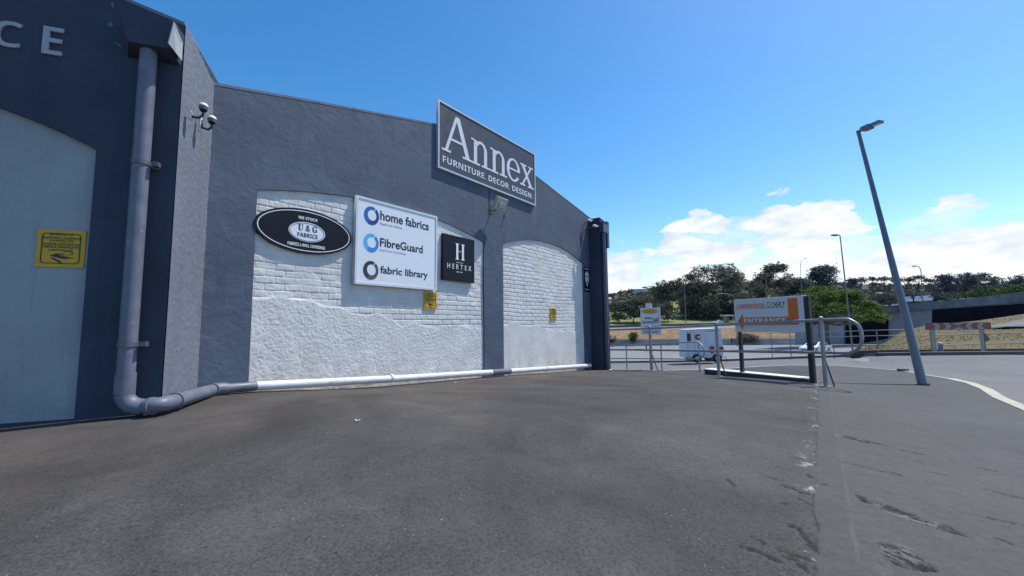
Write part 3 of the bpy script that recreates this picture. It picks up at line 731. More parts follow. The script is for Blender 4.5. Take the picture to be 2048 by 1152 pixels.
MB().tube([pl(p) for p in cv], [R1]*(len(cv)-3)+[R1, R1*.97, R1*.93], 20).build('bend', 'pipe_grey', pipe, True)
for k in (3, 9, len(cv)-2):
    d = (cv[min(k+1, len(cv)-1)]-cv[k-1]).normalized()
    MB().tube([pl(cv[k]-d*.016), pl(cv[k]+d*.016)], R1+.010, 20).build('joint_ring', 'pipe_grey', pipe, True)
R2 = .053
d = (q3-q2).normalized()
MB().tube([pl(q2-d*.02), pl(q2+d*.10)], R1+.004, 18).tube([pl(q2+d*.10), pl(q2+d*.14)], [R1, R2+.006], 18).build('reducer', 'pipe_grey', pipe, True)
a1 = apx(985, 744.5, -.10); a2 = apx(1020, 742.5, -.10); a3 = apx(1180, 731, -.10); a4 = apx(1204, 729.5, -.10)
MB().tube([pl(q2+d*.13), pl(q3)], R2, 16).build('ground_pipe', 'pipe_grey', pipe, True)
am = q3.lerp(a1, .5)-Vector((0, 0, .012))
MB().tube([pl(q3), pl(q3.lerp(am, .5)), pl(am), pl(am.lerp(a1, .5)), pl(a1)], R2*.985, 16).build('ground_pipe', 'pipe_white', pipe, True)
MB().tube([pl(a1), pl(a2)], R2+.004, 16).build('ground_pipe', 'pipe_grey', pipe, True)
MB().tube([pl(a2), pl(a3)], R2*.985, 16).build('ground_pipe', 'pipe_white', pipe, True)
for c_ in (q3.lerp(a1, .44), a1, a2.lerp(a3, .38)):
    e = (a3-a1).normalized(); MB().tube([pl(c_-e*.018), pl(c_+e*.018)], R2+.011, 16).build('joint_ring', 'pipe_white' if c_ is not a1 else 'pipe_grey', pipe, True)
for zc in (2.68, 1.08):
    k = MB(); k.tube([pl(lw(-.22, zc-.02, yb)), pl(lw(-.22, zc+.02, yb))], R1+.009, 20).box(-.10, .105, -.0, .02, -.018, .018, Matrix.Translation(pl(lw(-.22, zc, -.012))))
    k.box(.095, .135, -.03, .03, -.02, .02, Matrix.Translation(pl(lw(-.22, zc, yb))))
    k.build('bracket', 'bracket_grey', pipe, True)

# far corner downpipe
dp = empty('corner_downpipe', aw(11.08, -.15, -.425), A_ROT, 'dark navy round downpipe with hopper head at the far annex corner', 'drainpipe')
MB().tube([(0, 0, 0), (0, 0, 2.2), (0, 0, 4.15)], .06, 18).build('downpipe', 'pipe_dark', dp, True)
MB().box(-.13, .16, -.07, .063, 4.0, 4.26).build('hopper', 'pipe_dark', dp, False, .01)
MB().tube([(-.02, .0, 4.262), (-.02, .0, 4.31)], .09, 18).build('hopper_lid', 'pipe_dark', dp, True)
MB().tube([(0, 0, .02), (.02, -.02, .07), (.22, -.04, .05), (.42, -.05, .03)], [.05, .055, .055, .05], 12).build('shoe', 'pipe_white', dp, True)
cb = empty('corner_box', aw(11.36, 3.45, -.40), A_ROT, 'dark navy upright box fixed on the corner beside the hopper head', 'box')
MB().box(-.06, .07, -.055, .038, 0, .78).build('housing', 'pipe_dark', cb, False, .008); MB().box(-.063, .073, -.058, .039, .70, .725).build('lid_strip', 'navy_paint', cb)

# ------------------------------------------------------------------ signs on the annex wall
def wall_sign(name, cx, cz, label, cat, y=-.034, group=None): return empty(name, aw(cx, cz, y), A_ROT, label, cat, group)
# large board on the gable
sx0, sx1, sz0, sz1 = 5.03, 8.16, 4.05, 5.33
sg = empty('shop_sign', aw((sx0+sx1)/2, (sz0+sz1)/2, -.002), A_ROT, 'large dark grey gable sign lettered Annex furniture decor design', 'sign')
hw, hh = (sx1-sx0)/2, (sz1-sz0)/2
MB().box(-hw+.03, hw-.03, -.045, 0, -hh+.03, hh-.03).build('board', 'sign_dark', sg)
fill2d('frame', [[(-hw, -hh), (hw, -hh), (hw, hh), (-hw, hh)], [(-hw+.032, -hh+.032), (hw-.032, -hh+.032), (hw-.032, hh-.032), (-hw+.032, hh-.032)]], -.058, .0, 'frame_silver', sg)
def ax_box(p0, p1, ox, oz, y=-.045):
    """lettering box from two photo corners (bottom-left, top-right)"""
    a = wall(*p0, y); b = wall(*p1, y); return (a[0]-ox, a[1]-oz, b[0]-ox, b[1]-oz)
ocx, ocz = (sx0+sx1)/2, (sz0+sz1)/2
def stroke(x0, z0, x1, z1, w): return [(x0-w/2, z0), (x0+w/2, z0), (x1+w/2, z1), (x1-w/2, z1)]
def rect(x0, z0, x1, z1): return [(x0, z0), (x1, z0), (x1, z1), (x0, z1)]
def ring(cx, cz, rx, rz, wx, wz, a0, a1, n=22):
    A = [rad(a0+(a1-a0)*i/n) for i in range(n+1)]
    return [(cx+rx*math.cos(a), cz+rz*math.sin(a)) for a in A]+[(cx+(rx-wx)*math.cos(a), cz+(rz-wz)*math.sin(a)) for a in A[::-1]]
g_A = [stroke(.09, .03, .43, 1.0, .085), stroke(.80, .03, .45, 1.0, .135), rect(.21, .33, .66, .39), rect(-.04, 0, .24, .055), rect(.62, 0, .96, .055)]
g_n = [rect(.08, .03, .195, .66), rect(-.02, 0, .30, .052), rect(-.02, .625, .10, .675), rect(.45, .03, .565, .45), rect(.36, 0, .67, .052), ring(.33, .42, .235, .26, .105, .07, 0, 150)]
g_e = [ring(.30, .335, .30, .345, .105, .055, -35, 0, 3)[:0] or ring(.30, .335, .30, .345, .11, .055, 4, 180), ring(.30, .335, .30, .345, .11, .06, 180, 325), rect(.08, .32, .598, .372)]
g_x = [stroke(.08, .03, .50, .65, .075), stroke(.50, .03, .10, .65, .13), rect(-.03, 0, .21, .052), rect(.34, 0, .64, .052), rect(-.02, .625, .28, .675), rect(.38, .625, .60, .675)]
gx = (3.13-.20)/3.56; ox = -hw+.13
for g_, adv in ((g_A, 0), (g_n, .93), (g_n, 1.64), (g_e, 2.30), (g_x, 2.93)):
    lm = MB()
    for q, pts_ in enumerate(g_): lm.prism([(ox+(adv+a)*gx, -.27+b*.76) for a, b in pts_], -.049-q*.0003, -.04)
    lm.build('lettering', 'lettering_pale', sg)
text('lettering', nbold('FURNITURE. DECOR. DESIGN.'), (-hw+.12, -.50, hw-.12, -.375), -.045, 'lettering_pale', sg, .004, -.004)
# oval sign
ov = wall_sign('oval_sign', 2.745, 2.485, 'black oval sign with white rim at the upper left of the white brick panel', 'sign', -.0)
disc('board', ellipse(0, 0, .65, .295, 64), -.012, .03, 'sign_black', ov)
fill2d('rim_line', [ellipse(0, 0, .618, .268, 64), ellipse(0, 0, .607, .258, 64)], -.0145, -.005, 'lettering_white', ov)
disc('badge', ellipse(0, -.01, .245, .132, 48), -.016, -.005, 'sign_white', ov)
fill2d('badge_line', [ellipse(0, -.01, .232, .121, 48), ellipse(0, -.01, .226, .116, 48)], -.0185, -.005, 'ink_black', ov)
text('lettering', nbold('WE STOCK'), (-.125, .152, .135, .192), -.012, 'lettering_white', ov, .003)
text('lettering', sbold('U')+' & '+sbold('G'), (-.125, .0, .135, .085), -.016, 'ink_black', ov, .003, .006)
text('lettering', nbold('FABRICS'), (-.13, -.082, .14, -.028), -.016, 'ink_black', ov, .003, -.006)
text('lettering', nbold('FABRICS & WALL COVERINGS'), (-.25, -.212, .25, -.170), -.012, 'lettering_white', ov, .003)
# white framed board
wx0, wx1, wz0, wz1 = 3.435, 5.03, 1.835, 3.15
wb = empty('fabric_sign', aw((wx0+wx1)/2, (wz0+wz1)/2, -.0), A_ROT, 'large white framed board with three ring logos of fabric names', 'sign')
hw, hh = (wx1-wx0)/2, (wz1-wz0)/2
MB().box(-hw+.03, hw-.03, -.04, .02, -hh+.03, hh-.03).build('board', 'sign_white', wb)
fill2d('frame', [[(-hw, -hh), (hw, -hh), (hw, hh), (-hw, hh)], [(-hw+.034, -hh+.034), (hw-.034, -hh+.034), (hw-.034, hh-.034), (-hw+.034, hh-.034)]], -.05, .02, 'frame_white', wb)
def wbx(zx, zy):
    """pixel in the 3.84x enlargement of the boards -> board coordinates"""
    s_, z_ = wall(480+zx/3.84, 360+zy/3.84, -.04); return s_-(wx0+wx1)/2, z_-(wz0+wz1)/2
def wbox(a, b): p = wbx(*a); q = wbx(*b); return (p[0], p[1], q[0], q[1])
for (rc, rm), (zx0, zx1, zy0, zy1) in zip((('ring_blue', 'ring_blue_dark'), ('ring_sky', 'ring_sky_dark'), ('ring_brown_dark', 'ring_brown')), ((955, 1065, 210, 338), (951, 1062, 418, 547), (948, 1060, 628, 758))):
    p = wbx(zx0, (zy0+zy1)/2-6); q = wbx(zx1, (zy0+zy1)/2+6); cx, cz = (p[0]+q[0])/2, (p[1]+q[1])/2; R = .142; th = .0025
    g = MB(); k = 40                                        # open ring, swelling at the lower left, mouth at the top right
    def band(a0, a1, yo):
        g = MB(); vs = []
        for i in range(k+1):
            a = a0+(a1-a0)*i/k; w = .040+.024*(.5+.5*math.cos(a-rad(215)))
            for r_ in (R, R-w*1.15): vs.append((cx+r_*math.cos(a)*.93, cz+r_*math.sin(a), 0))
        fs = [(2*i, 2*i+1, 2*i+3, 2*i+2) for i in range(k)]; n = len(vs)
        g.add([(v[0], -.04-yo, v[1]) for v in vs]+[(v[0], -.035, v[1]) for v in vs], fs+[tuple(j+n for j in f[::-1]) for f in fs]+[(2*i, 2*i+2, 2*i+2+n, 2*i+n) for i in range(k)]+[(2*i+1, 2*i+1+n, 2*i+3+n, 2*i+3) for i in range(k)])
        return g
    band(rad(62), rad(250), .0022).build('ring_logo', rc, wb); band(rad(240), rad(415), .003).build('ring_logo', rm, wb)
def wtxt(body, x0, x1, zt0, zb0, zt1, zb1, mat, bold=0., **k):
    """zt/zb: top and bottom in the enlargement at the left and right end"""
    p0 = wbx(x0, zb0); p1 = wbx(x1, zt1); q0 = wbx(x0, zt0); q1 = wbx(x1, zb1)
    text('lettering', body, (p0[0], (p0[1]+q1[1])/2, p1[0], (p1[1]+q0[1])/2), -.04, mat, wb, .002, bold, **k)
wtxt('home fabrics', 1076, 1450, 240, 308, 318, 388, 'ink_black', .022)
wtxt('FibreGuard', 1074, 1404, 447, 512, 500, 562, 'ink_black', .022)
wtxt('fabric library', 1076, 1442, 655, 728, 706, 776, 'ink_black', .022)
wtxt('Passion for Fabrics', 1074, 1245, 325, 345, 358, 376, 'ink_grey')
wtxt('Stain Free Technology', 1072, 1275, 530, 550, 560, 578, 'ink_grey')
# square black board
hx0, hx1, hz0, hz1 = 5.185, 6.02, 2.04, 2.885
hx = empty('black_sign', aw((hx0+hx1)/2, (hz0+hz1)/2, 0.), A_ROT, 'glossy black square sign with a tall white serif letter H', 'sign')
hw, hh = (hx1-hx0)/2, (hz1-hz0)/2
MB().box(-hw, hw, -.03, .02, -hh, hh).build('board', 'sign_black', hx, False, .003)
text('lettering', sbold('H'), (-.115, -.02, .155, .285), -.03, 'lettering_white', hx, .003, -.012)
MB().box(-.09, .10, -.032, -.028, -.075, -.068).build('rule_line', 'lettering_white', hx)
words_apart(text('lettering', 'HERTEX', (-.31, -.20, .325, -.108), -.03, 'lettering_white', hx, .003, .0, spacing=1.7), .012)
text('lettering', nbold('EST. 1987'), (-.07, -.262, .085, -.238), -.03, 'lettering_white', hx, .003)
# yellow warning signs
def warning(root, w, h, lines):
    MB().box(-w/2, w/2, -.006, .01, -h/2, h/2).build('plate', 'sign_yellow', root)
    m_ = .03*w/.32
    fill2d('border_line', [rrect(-w/2+m_, -h/2+m_, w/2-m_, h/2-m_, .03*w/.32), rrect(-w/2+m_+.007, -h/2+m_+.007, w/2-m_-.007, h/2-m_-.007, .024*w/.32)], -.0085, -.004, 'ink_black', root)
    z = h*.40
    for i, ln in enumerate(lines):
        lw_ = w*(.80 if len(ln) > 12 else .50)*(.5); zt = h*.395-i*h*.083
        text('lettering', nbold(ln), (-lw_, zt-h*.052, lw_, zt), -.006, 'ink_black', root, .0015)
    for k in (2, 4): zt = h*.395-k*h*.083+h*.018; MB().box(-w*.40, w*.40, -.0075, -.005, zt-.0015, zt+.0015).build('rule_line', 'ink_black', root)
    # falling figure drawn in a few strokes
    f = [[(-.22, -.19), (-.10, -.15), (.00, -.19), (.10, -.24), (.14, -.28), (.02, -.27), (-.08, -.24), (-.16, -.22)], [(-.19, -.23), (-.10, -.27), (.00, -.33), (.06, -.39), (-.02, -.38), (-.10, -.32), (-.17, -.28)],
         [(.05, -.20), (.18, -.22), (.30, -.25), (.16, -.26), (.06, -.235)], [(-.12, -.13), (.02, -.14), (.10, -.19), (.02, -.18), (-.08, -.155)]]
    for j, pl_ in enumerate(f): MB().prism([(a*w, b*h) for a, b in pl_], -.0078-j*.0002, -.004).build('pictogram', 'ink_black', root)
    fill2d('pictogram', [ellipse(.16*w, -.12*h, .10*w, .055*h, 20), ellipse(.15*w, -.125*h, .085*w, .043*h, 20)], -.0078, -.004, 'ink_black', root)
LINES = ['BEWARE OF', 'SLIPPERY SURFACE', 'VERSIGTIG', 'GLADDE OPPERVLAK', 'LUMKELA UMGANGATHO', 'OMTYIBILIZI']
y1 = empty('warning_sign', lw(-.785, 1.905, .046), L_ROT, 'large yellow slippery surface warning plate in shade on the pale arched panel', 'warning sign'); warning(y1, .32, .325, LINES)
y2 = empty('warning_sign', aw(4.945, 1.655, .02), A_ROT, 'yellow slippery surface plate just below the white framed board', 'warning sign'); warning(y2, .28, .31, LINES)
y3 = empty('warning_sign', aw(8.985, 1.49, .02), A_ROT, 'small yellow warning plate alone on the right white brick panel', 'warning sign'); warning(y3, .27, .31, LINES)
# shield sign
sh = empty('shield_sign', aw(10.80, 2.50, 0), A_ROT, 'black security plate with pale shield badge on the shaded wall edge', 'sign')
MB().box(-.155, .155, -.012, .01, -.35, .36).build('plate', 'sign_black', sh)
disc('badge', [(-.11, .17), (0, .25), (.11, .17), (.105, -.02), (0, -.20), (-.105, -.02)], -.016, -.008, 'sign_offwhite', sh)
disc('keyhole', ellipse(.01, -.07, .03, .05, 16), -.0175, -.012, 'ink_black', sh)
MB().box(-.08, .08, -.0172, -.012, .06, .12).build('badge_bar', 'ink_grey', sh); MB().box(-.14, .14, -.0135, -.01, .30, .315).build('rule_line', 'lettering_white', sh)
MB().box(-.05, .09, -.0135, -.01, -.29, -.272).build('rule_line', 'lettering_white', sh); MB().box(-.11, -.085, -.0135, -.01, -.30, -.26).build('emblem', 'lettering_white', sh)
# floodlight under the gable sign, its arm and cable
fs_, fz_ = wall(1000, 408, -.22)
fl = empty('floodlight', aw(6.57, 3.66, 0), A_ROT, 'beige floodlight tilted on an arm under the gable sign', 'floodlight')
MB().tube([(0, 0, -.06), (0, -.10, -.08), (0, -.20, -.04)], .012, 8).box(-.04, .04, -.012, .0, -.12, -.02).build('arm', 'bracket_grey', fl, True)
M_ = Matrix.Translation((.02, -.24, .04)) @ Matrix.Rotation(rad(24), 4, 'X') @ Matrix.Rotation(rad(-8), 4, 'Z')
MB().box(-.15, .15, -.03, .05, -.13, .13, M_).build('housing', 'flood_beige', fl, False, .012)
MB().box(-.13, .13, .049, .058, -.11, .11, M_).build('glass', 'sign_offwhite', fl)
MB().box(-.08, .08, -.055, -.028, -.08, .03, M_).build('gear_box', 'flood_beige', fl, False, .008)
MB().tube([(-.03, -.03, -.10), (-.06, -.008, .15), (-.06, -.006, .45)], .006, 6).build('cable', 'ink_black', fl)
ho = empty('wall_hook', aw(7.02, 3.58, 0), A_ROT, 'small rusty bracket stub on grey wall beside the floodlight', 'bracket')
MB().tube([(0, 0, 0), (.01, -.05, .01), (.0, -.06, -.03)], .012, 8).build('hook', 'bracket_grey', ho, True); MB().box(-.025, .025, -.008, 0, -.03, .03).build('plate', 'bracket_grey', ho)
# security lamps on the rough side face
def dome(name, loc, label, long):
    o = empty(name, loc, L_ROT, label, 'camera'); o.scale = (.70, .70, .70)
    k = MB()
    if long: k.tube([(-.13, 0, -.17), (-.05, 0, -.175), (0, 0, -.13), (0, 0, -.03)], .016, 10)
    else: k.tube([(-.13, 0, -.04), (-.12, 0, -.15), (-.04, 0, -.17), (0, 0, -.13), (0, 0, -.05)], .017, 10)
    k.build('arm', 'ink_black', o, True)
    MB().tube([(0, 0, -.05), (0, 0, 0)], [.05, .058], 18).build('ring_band', 'bracket_grey', o, True)
    g = MB(); g.ball((0, 0, 0.002), .058, 18, 10, (1, 1, .85)); g.build('cap', 'lettering_white', o, True)
    MB().ball((0, 0, -.05), .046, 16, 8, (1, 1, .8)).build('dome', 'sign_black', o, True)
    MB().box(-.155, -.125, -.035, .035, -.22, -.10 if long else -.0).build('wall_plate', 'frame_white', o, False, .006)
    return o
def side_px(px, py): p = on_plane(px, py, LP+LX*.15, LX); return p
c1_ = side_px(407, 213); c2_ = side_px(424, 238)
dome('security_camera', c1_, 'upper white capped camera on black arm, rough sunlit side wall', True)
dome('security_camera', c2_, 'lower white capped camera on hooked black arm, rough sunlit side wall', False)
for (px, py, y_, lab, dx_) in ((1176, 440, -.12, 'white bullet camera on the far end of the gable edge', .02), (1187, 451, -.30, 'pale camera on arm just above the corner hopper head', .05)):
    s_, z_ = wall(px, py, y_); o = empty('bullet_camera', aw(s_, z_, y_), A_ROT, lab, 'camera')
    MB().tube([(-.03, .0, 0), (.11, -.06, -.02)], .035, 12).build('barrel', 'frame_white', o, True); MB().tube([(.10, -.055, -.018), (.15, -.075, -.026)], .038, 12).build('hood', 'ink_black', o, True)
    MB().tube([(0, .0, -.02), (0, -y_, -.10)], .012, 8).build('arm', 'bracket_grey', o, True)

# ------------------------------------------------------------------ railing along the forecourt edge
pA = gnd(1303, 741.5); pC = gnd(1652, 772)
rd = (pC-pA); rd.z = 0; rd.normalize(); rn = Vector((rd.y, -rd.x, 0))
def rp(px, py): return on_plane(px, py, pA, rn)
RR = .026
rail = empty('railing', gnd(1436, 752), math.atan2(rd.y, rd.x), 'galvanised tube railing with rounded end at the forecourt edge', 'railing')
rinv = (Matrix.Translation(rail.location) @ Matrix.Rotation(rail.rotation_euler[2], 4, 'Z')).inverted()
def rl(v): return rinv @ Vector(v)
topz = [rp(1209, 660), rp(1303, 657), rp(1436, 650), rp(1640, 640), rp(1688, 638.5)]
bl = rp(1209, 699); br = rp(1690, 706)
e0 = rp(1698, 639); e1 = rp(1716, 650); e2 = rp(1723, 668); e3 = rp(1723, 684); e4 = rp(1716, 698); e5 = rp(1700, 706)
MB().tube([rl(p) for p in topz]+[rl(p) for p in cat([e0, e1, e2, e3, e4, e5], 4)]+[rl(br)]+[rl(rp(1640, 705)), rl(rp(1436, 702)), rl(rp(1303, 700)), rl(bl)], RR, 14).build('rail_tube', 'galvanised', rail, True)
for (bx, by, tx, ty) in ((1303, 741.5, 1298, 656), (1438, 753, 1428, 649), (1652, 773, 1639, 639)):
    b_ = gnd(bx, by); t_ = rp(tx, ty); t_ = Vector((b_.x, b_.y, t_.z)) - rn*0
    MB().tube([rl(b_-Vector((0, 0, .05))), rl(t_+Vector((0, 0, .015)))], RR*1.2, 14).ball(rl(t_+Vector((0, 0, .015))), RR*1.5, 12, 8).tube([rl(b_-Vector((0, 0, .02))), rl(b_+Vector((0, 0, .012)))], .075, 12).build('post', 'galvanised', rail, True)
    back = -rn if rn.y < 0 else rn
    foot = b_+back*.20+rd*.02; foot.z = G(foot.x, foot.y)
    MB().tube([rl(b_+Vector((0, 0, (t_.z-b_.z)*.42))+back*.02), rl(foot-Vector((0, 0, .03)))], .013, 8).build('stay', 'bracket_grey', rail, True)
# short lower railing beyond it
def fence(name, label, top_px, base_px, depth, rails_px, r, mat, posts, loop=None):
    """posts: (px base, py base, px top, py top, depth)"""
    p0 = W(posts[0][0], posts[0][1], posts[0][4]); o = empty(name, p0, 0, label, 'railing')
    for line in rails_px:
        P = [W(*q)-p0 for q in line]; MB().tube(P, r, 8).build('rail_tube', mat, o, True)
    for (bx, by, tx, ty, dp_) in posts:
        a = W(bx, by, dp_)-p0; b = Vector((a.x, a.y, (W(tx, ty, dp_)-p0).z)); MB().tube([a-Vector((0, 0, .1)), b], r*1.1, 8).build('post', mat, o, True)
    return o
fence('railing', 'low galvanised railing with looped end down the slope behind the front railing', None, None, 0,
      [[(1200, 693, 13.5), (1251, 691, 12.7), (1320, 687.5, 11.6), (1384, 684, 10.6), (1394, 684, 10.5), (1402, 688, 10.4), (1408, 698, 10.3), (1409, 706, 10.3), (1406, 714, 10.3), (1397, 718, 10.45), (1388, 718.5, 10.6), (1322, 717.5, 11.6), (1253, 717, 12.7), (1200, 717, 13.5)]],
      .017, 'galvanised', [(1254, 737, 1251, 691, 12.7), (1324, 744, 1319, 687, 11.6), (1400, 749, 1391, 684, 10.5)])
d0 = 19.
fence('railing', 'rusty three rail fence along the far kerb of the road', None, None, 0,
      [[(1530, 667+k*0, 27.5), (1582, 665, 25), (1665, 664, 21.5), (1755, 660.5, 18.3), (1860, 659, 17.6), (1970, 655, 17.6), (2120, 648, 17.8)],
       [(1530, 682, 27.5), (1582, 679, 25), (1665, 674, 21.5), (1755, 671.5, 18.3), (1860, 671, 17.6), (1970, 668, 17.6), (2120, 663, 17.8)],
       [(1530, 702, 27.5), (1582, 699, 25), (1665, 695, 21.5), (1755, 691, 18.3), (1860, 691.5, 17.6), (1970, 688, 17.6), (2120, 685, 17.8)]],
      .020, 'galvanised_far', [(1545, 718, 1542, 666, 26.8), (1583, 717, 1581, 665, 25), (1669, 714, 1665, 664, 21.5), (1757, 708, 1753, 660, 18.3), (1865, 706, 1860, 659, 17.6), (1972, 704, 1968, 655, 17.6), (2090, 703, 2084, 649, 17.7)])

# ------------------------------------------------------------------ entrance sign with its low wall
f0 = gnd(1409, 749); f1 = gnd(1617, 765.2)
fd = f1-f0; fd.z = 0; flen = fd.length; fd.normalize(); fn = Vector((fd.y, -fd.x, 0))
ent = empty('entrance_sign', f0, math.atan2(fd.y, fd.x), 'white billboard with orange arrow lettered ENTRANCE, on dark posts over a low wall', 'sign')
def ep(px, py, y=0.):
    nn = fn; p = on_plane(px, py, f0-fn*y, nn)-f0
    return p.dot(fd), p.z
def el_(px, py): return ep(px, py)
zl = ep(1409, 749)[1]; zr = ep(1617, 765.2)[1]
th_l = ep(1409, 738)[1]; th_r = ep(1617, 757.5)[1]
MB().prism([(0, zl-.25), (flen, zr-.25), (flen, th_r-.012), (0, th_l-.012)], 0., .28).build('low_wall', 'shaded_masonry', ent, False, .006)  # front lies in shadow, and the dark colour carries that shadow
MB().prism([(-.01, th_l-.011), (flen, th_r-.011), (flen, th_r+.004), (-.01, th_l+.004)], -.008, .288).build('wall_top', 'sunlit_top', ent)  # separate top slab, strong sun put into its white
tl = ep(1466, 600.5, -.06); tr = ep(1604.5, 590, -.06); blp = ep(1472, 664, -.06); brp = ep(1611.5, 664.8, -.06)
bx0 = (tl[0]+blp[0])/2; bx1 = (tr[0]+brp[0])/2; bzt = (tl[1]+tr[1])/2; bzb = (blp[1]+brp[1])/2
MB().box(bx0, bx1, -.06, .10, bzb, bzt).build('board', 'board_grey', ent, False, .006)
px0 = ep(1612, 700)[0]; px1 = px0+.19
MB().box(bx1+.002, bx1+.085, -.05, .03, zr-.3, bzt-.01).build('post', 'navy_paint', ent, False, .006)
sx_ = ep(1478, 700)[0]; MB().box(sx_-.03, sx_+.03, .04, .10, th_l-.1, bzb+.1).build('post', 'navy_paint', ent)
bw = bx1-bx0; bh = bzt-bzb
def eb(u, v): return (bx0+u*bw, bzb+v*bh)
AR = [eb(.05, .30), eb(.135, .58), eb(.135, .44), eb(.80, .44), eb(.80, .945), eb(.93, .945), eb(.93, .215), eb(.135, .215), eb(.135, .05)]
MB().prism(AR, -.064, -.05).build('arrow', 'orange_paint', ent)
def ebx(a, b): p = eb(*a); q = eb(*b); return (p[0], p[1], q[0], q[1])
text('lettering', nbold('ENTRANCE'), ebx((.15, .25), (.76, .405)), -.064, 'lettering_white', ent, .002)
text('lettering', nbold('LAWNMOWER'), ebx((.040, .715), (.475, .85)), -.06, 'orange_paint', ent, .003, .0, .12)
p_, q_ = eb(.485, .71), eb(.745, .865)
MB().prism([(p_[0], p_[1]), (q_[0], p_[1]), (q_[0]+.02, q_[1]), (p_[0]+.02, q_[1])], -.0625, -.05).build('lettering_panel', 'green_ink', ent)
text('lettering', nbold('MECCA'), ebx((.495, .715), (.745, .855)), -.0625, 'lettering_white', ent, .003, .0, .12)
p_, q_ = eb(.045, .695), eb(.745, .708); MB().box(p_[0], q_[0], -.0622, -.05, p_[1], q_[1]).build('rule_line', 'ink_grey', ent)

# ------------------------------------------------------------------ camera shop sign on a single post
cd_ = 11.6
cp = W(1304, 741, cd_); cs = empty('post_sign', Vector((cp.x, cp.y, G(cp.x, cp.y))), rad(-8), 'upright white sign on a dark post, yellow oval above camera drawing', 'sign')
def cz_(py): return W(1303, py, cd_).z-cs.location.z
cxx = W(1282, 640, cd_).x-cs.location.x; cxr = W(1316, 640, cd_).x-cs.location.x
ct, cb_ = cz_(616), cz_(669)
MB().box(cxx, cxr, -.06, .02, cb_, ct).build('board', 'sign_offwhite', cs); MB().box(cxr+.002, cxr+.05, -.075, .04, cb_-.005, ct+.02).build('side_rail', 'frame_white', cs)
MB().box(cxx+.15, cxr-.15, -.02, .02, ct+.004, ct+.13).build('top_plate', 'sign_offwhite', cs)
MB().tube([(0, .06, -.05), (0, .06, ct-.05)], .04, 10).build('post', 'navy_paint', cs, True)
H_ = ct-cb_; mx = (cxx+cxr)/2; hw = (cxr-cxx)/2
fill2d('oval_emblem', [ellipse(mx, ct-.13*H_, hw*.90, .095*H_, 32)], -.064, -.05, 'sign_yellow', cs); fill2d('emblem_line', [ellipse(mx, ct-.13*H_, hw*.90, .095*H_, 32), ellipse(mx, ct-.13*H_, hw*.83, .075*H_, 32)], -.066, -.05, 'ink_grey', cs)
MB().prism([(mx-hw*.6, ct-.16*H_), (mx+hw*.55, ct-.145*H_), (mx+hw*.62, ct-.105*H_), (mx+hw*.2, ct-.125*H_), (mx-hw*.55, ct-.125*H_)], -.067, -.05).build('emblem_stroke', 'orange_paint', cs)
text('lettering', nbold('WeBuy'), (mx-hw*.55, ct-.45*H_, mx+hw*.35, ct-.34*H_), -.06, 'ink_black', cs, .003)
text('lettering', nbold('Cameras'), (mx-hw*.9, ct-.585*H_, mx+hw*.50, ct-.47*H_), -.06, 'ink_black', cs, .003)
text('lettering', 'LANSDOWNE RD', (mx-hw*.7, ct-.73*H_, mx+hw*.75, ct-.68*H_), -.06, 'ink_black', cs, .003)
text('lettering', nbold('FUJIFILM'), (mx-hw*.75, ct-.965*H_, mx+hw*.8, ct-.865*H_), -.06, 'ink_black', cs, .003)
fill2d('camera_emblem', [rrect(mx+hw*.42, ct-.56*H_, mx+hw*.98, ct-.38*H_, .02), ellipse(mx+hw*.68, ct-.47*H_, hw*.22, .065*H_, 20)], -.064, -.05, 'ink_grey', cs)
disc('camera_lens', ellipse(mx+hw*.68, ct-.47*H_, hw*.14, .042*H_, 16), -.065, -.05, 'ink_black', cs)

# ------------------------------------------------------------------ leaning street lamp
lb = gnd(1847, 770)
lamp = empty('street_lamp', lb, 0, 'tall grey street lamp leaning over on the pavement corner', 'street lamp')
lt = W(1716.5, 263, lb.y+1.0)-lb
MB().tube([Vector((0, 0, -.1)), lt*.25, lt*.5, lt*.75, lt], [.074, .062, .052, .043, .036], 20).build('pole', 'lamp_grey', lamp, True)
MB().tube([Vector((.0, 0, 0)), lt*.004+Vector((0, 0, .0))], .095, 20).build('base_ring', 'kerb_dark', lamp, True)
h0 = lt+(W(1719, 261, lb.y+1.0)-W(1716.5, 263, lb.y+1.0)); h1_ = W(1764, 242, lb.y+.55)-lb
hd = (h1_-lt).normalized(); hs_ = Vector((0, 0, 1)).cross(hd).normalized(); hu = hd.cross(hs_)
MB().tube([lt-hd*.03, lt+hd*.09], .03, 12).build('spigot', 'lamp_grey', lamp, True)
HM = Matrix((hs_, hd, hu)).transposed().to_4x4(); HM.translation = lt+hd*.07
L_ = (h1_-lt).length-.07
MB().add([HM @ Vector(v) for v in [(-.06, 0, -.03), (.06, 0, -.03), (.085, L_*.12, -.045), (.085, L_*.48, -.045), (.055, L_*.53, -.03), (-.055, L_*.53, -.03), (-.085, L_*.48, -.045), (-.085, L_*.12, -.045),
      (-.06, 0, .03), (.06, 0, .03), (.085, L_*.12, .04), (.085, L_*.48, .04), (.055, L_*.53, .03), (-.055, L_*.53, .03), (-.085, L_*.48, .04), (-.085, L_*.12, .04)]],
      [tuple(range(7, -1, -1)), tuple(range(8, 16))]+[(i, (i+1) % 8, (i+1) % 8+8, i+8) for i in range(8)]).build('gear_housing', 'lamp_grey', lamp)
MB().box(-.075, .075, L_*.53, L_*.985, -.028, .03, HM).build('lamp_head', 'lamp_grey', lamp, False, .012)
MB().box(-.05, .05, L_*.58, L_*.92, -.034, -.027, HM).build('lens', 'sign_offwhite', lamp)

# ------------------------------------------------------------------ things across the road
def local_root(name, px, py, depth, rz, label, cat, group=None):
    p = W(px, py, depth); return empty(name, p, rz, label, cat, group)
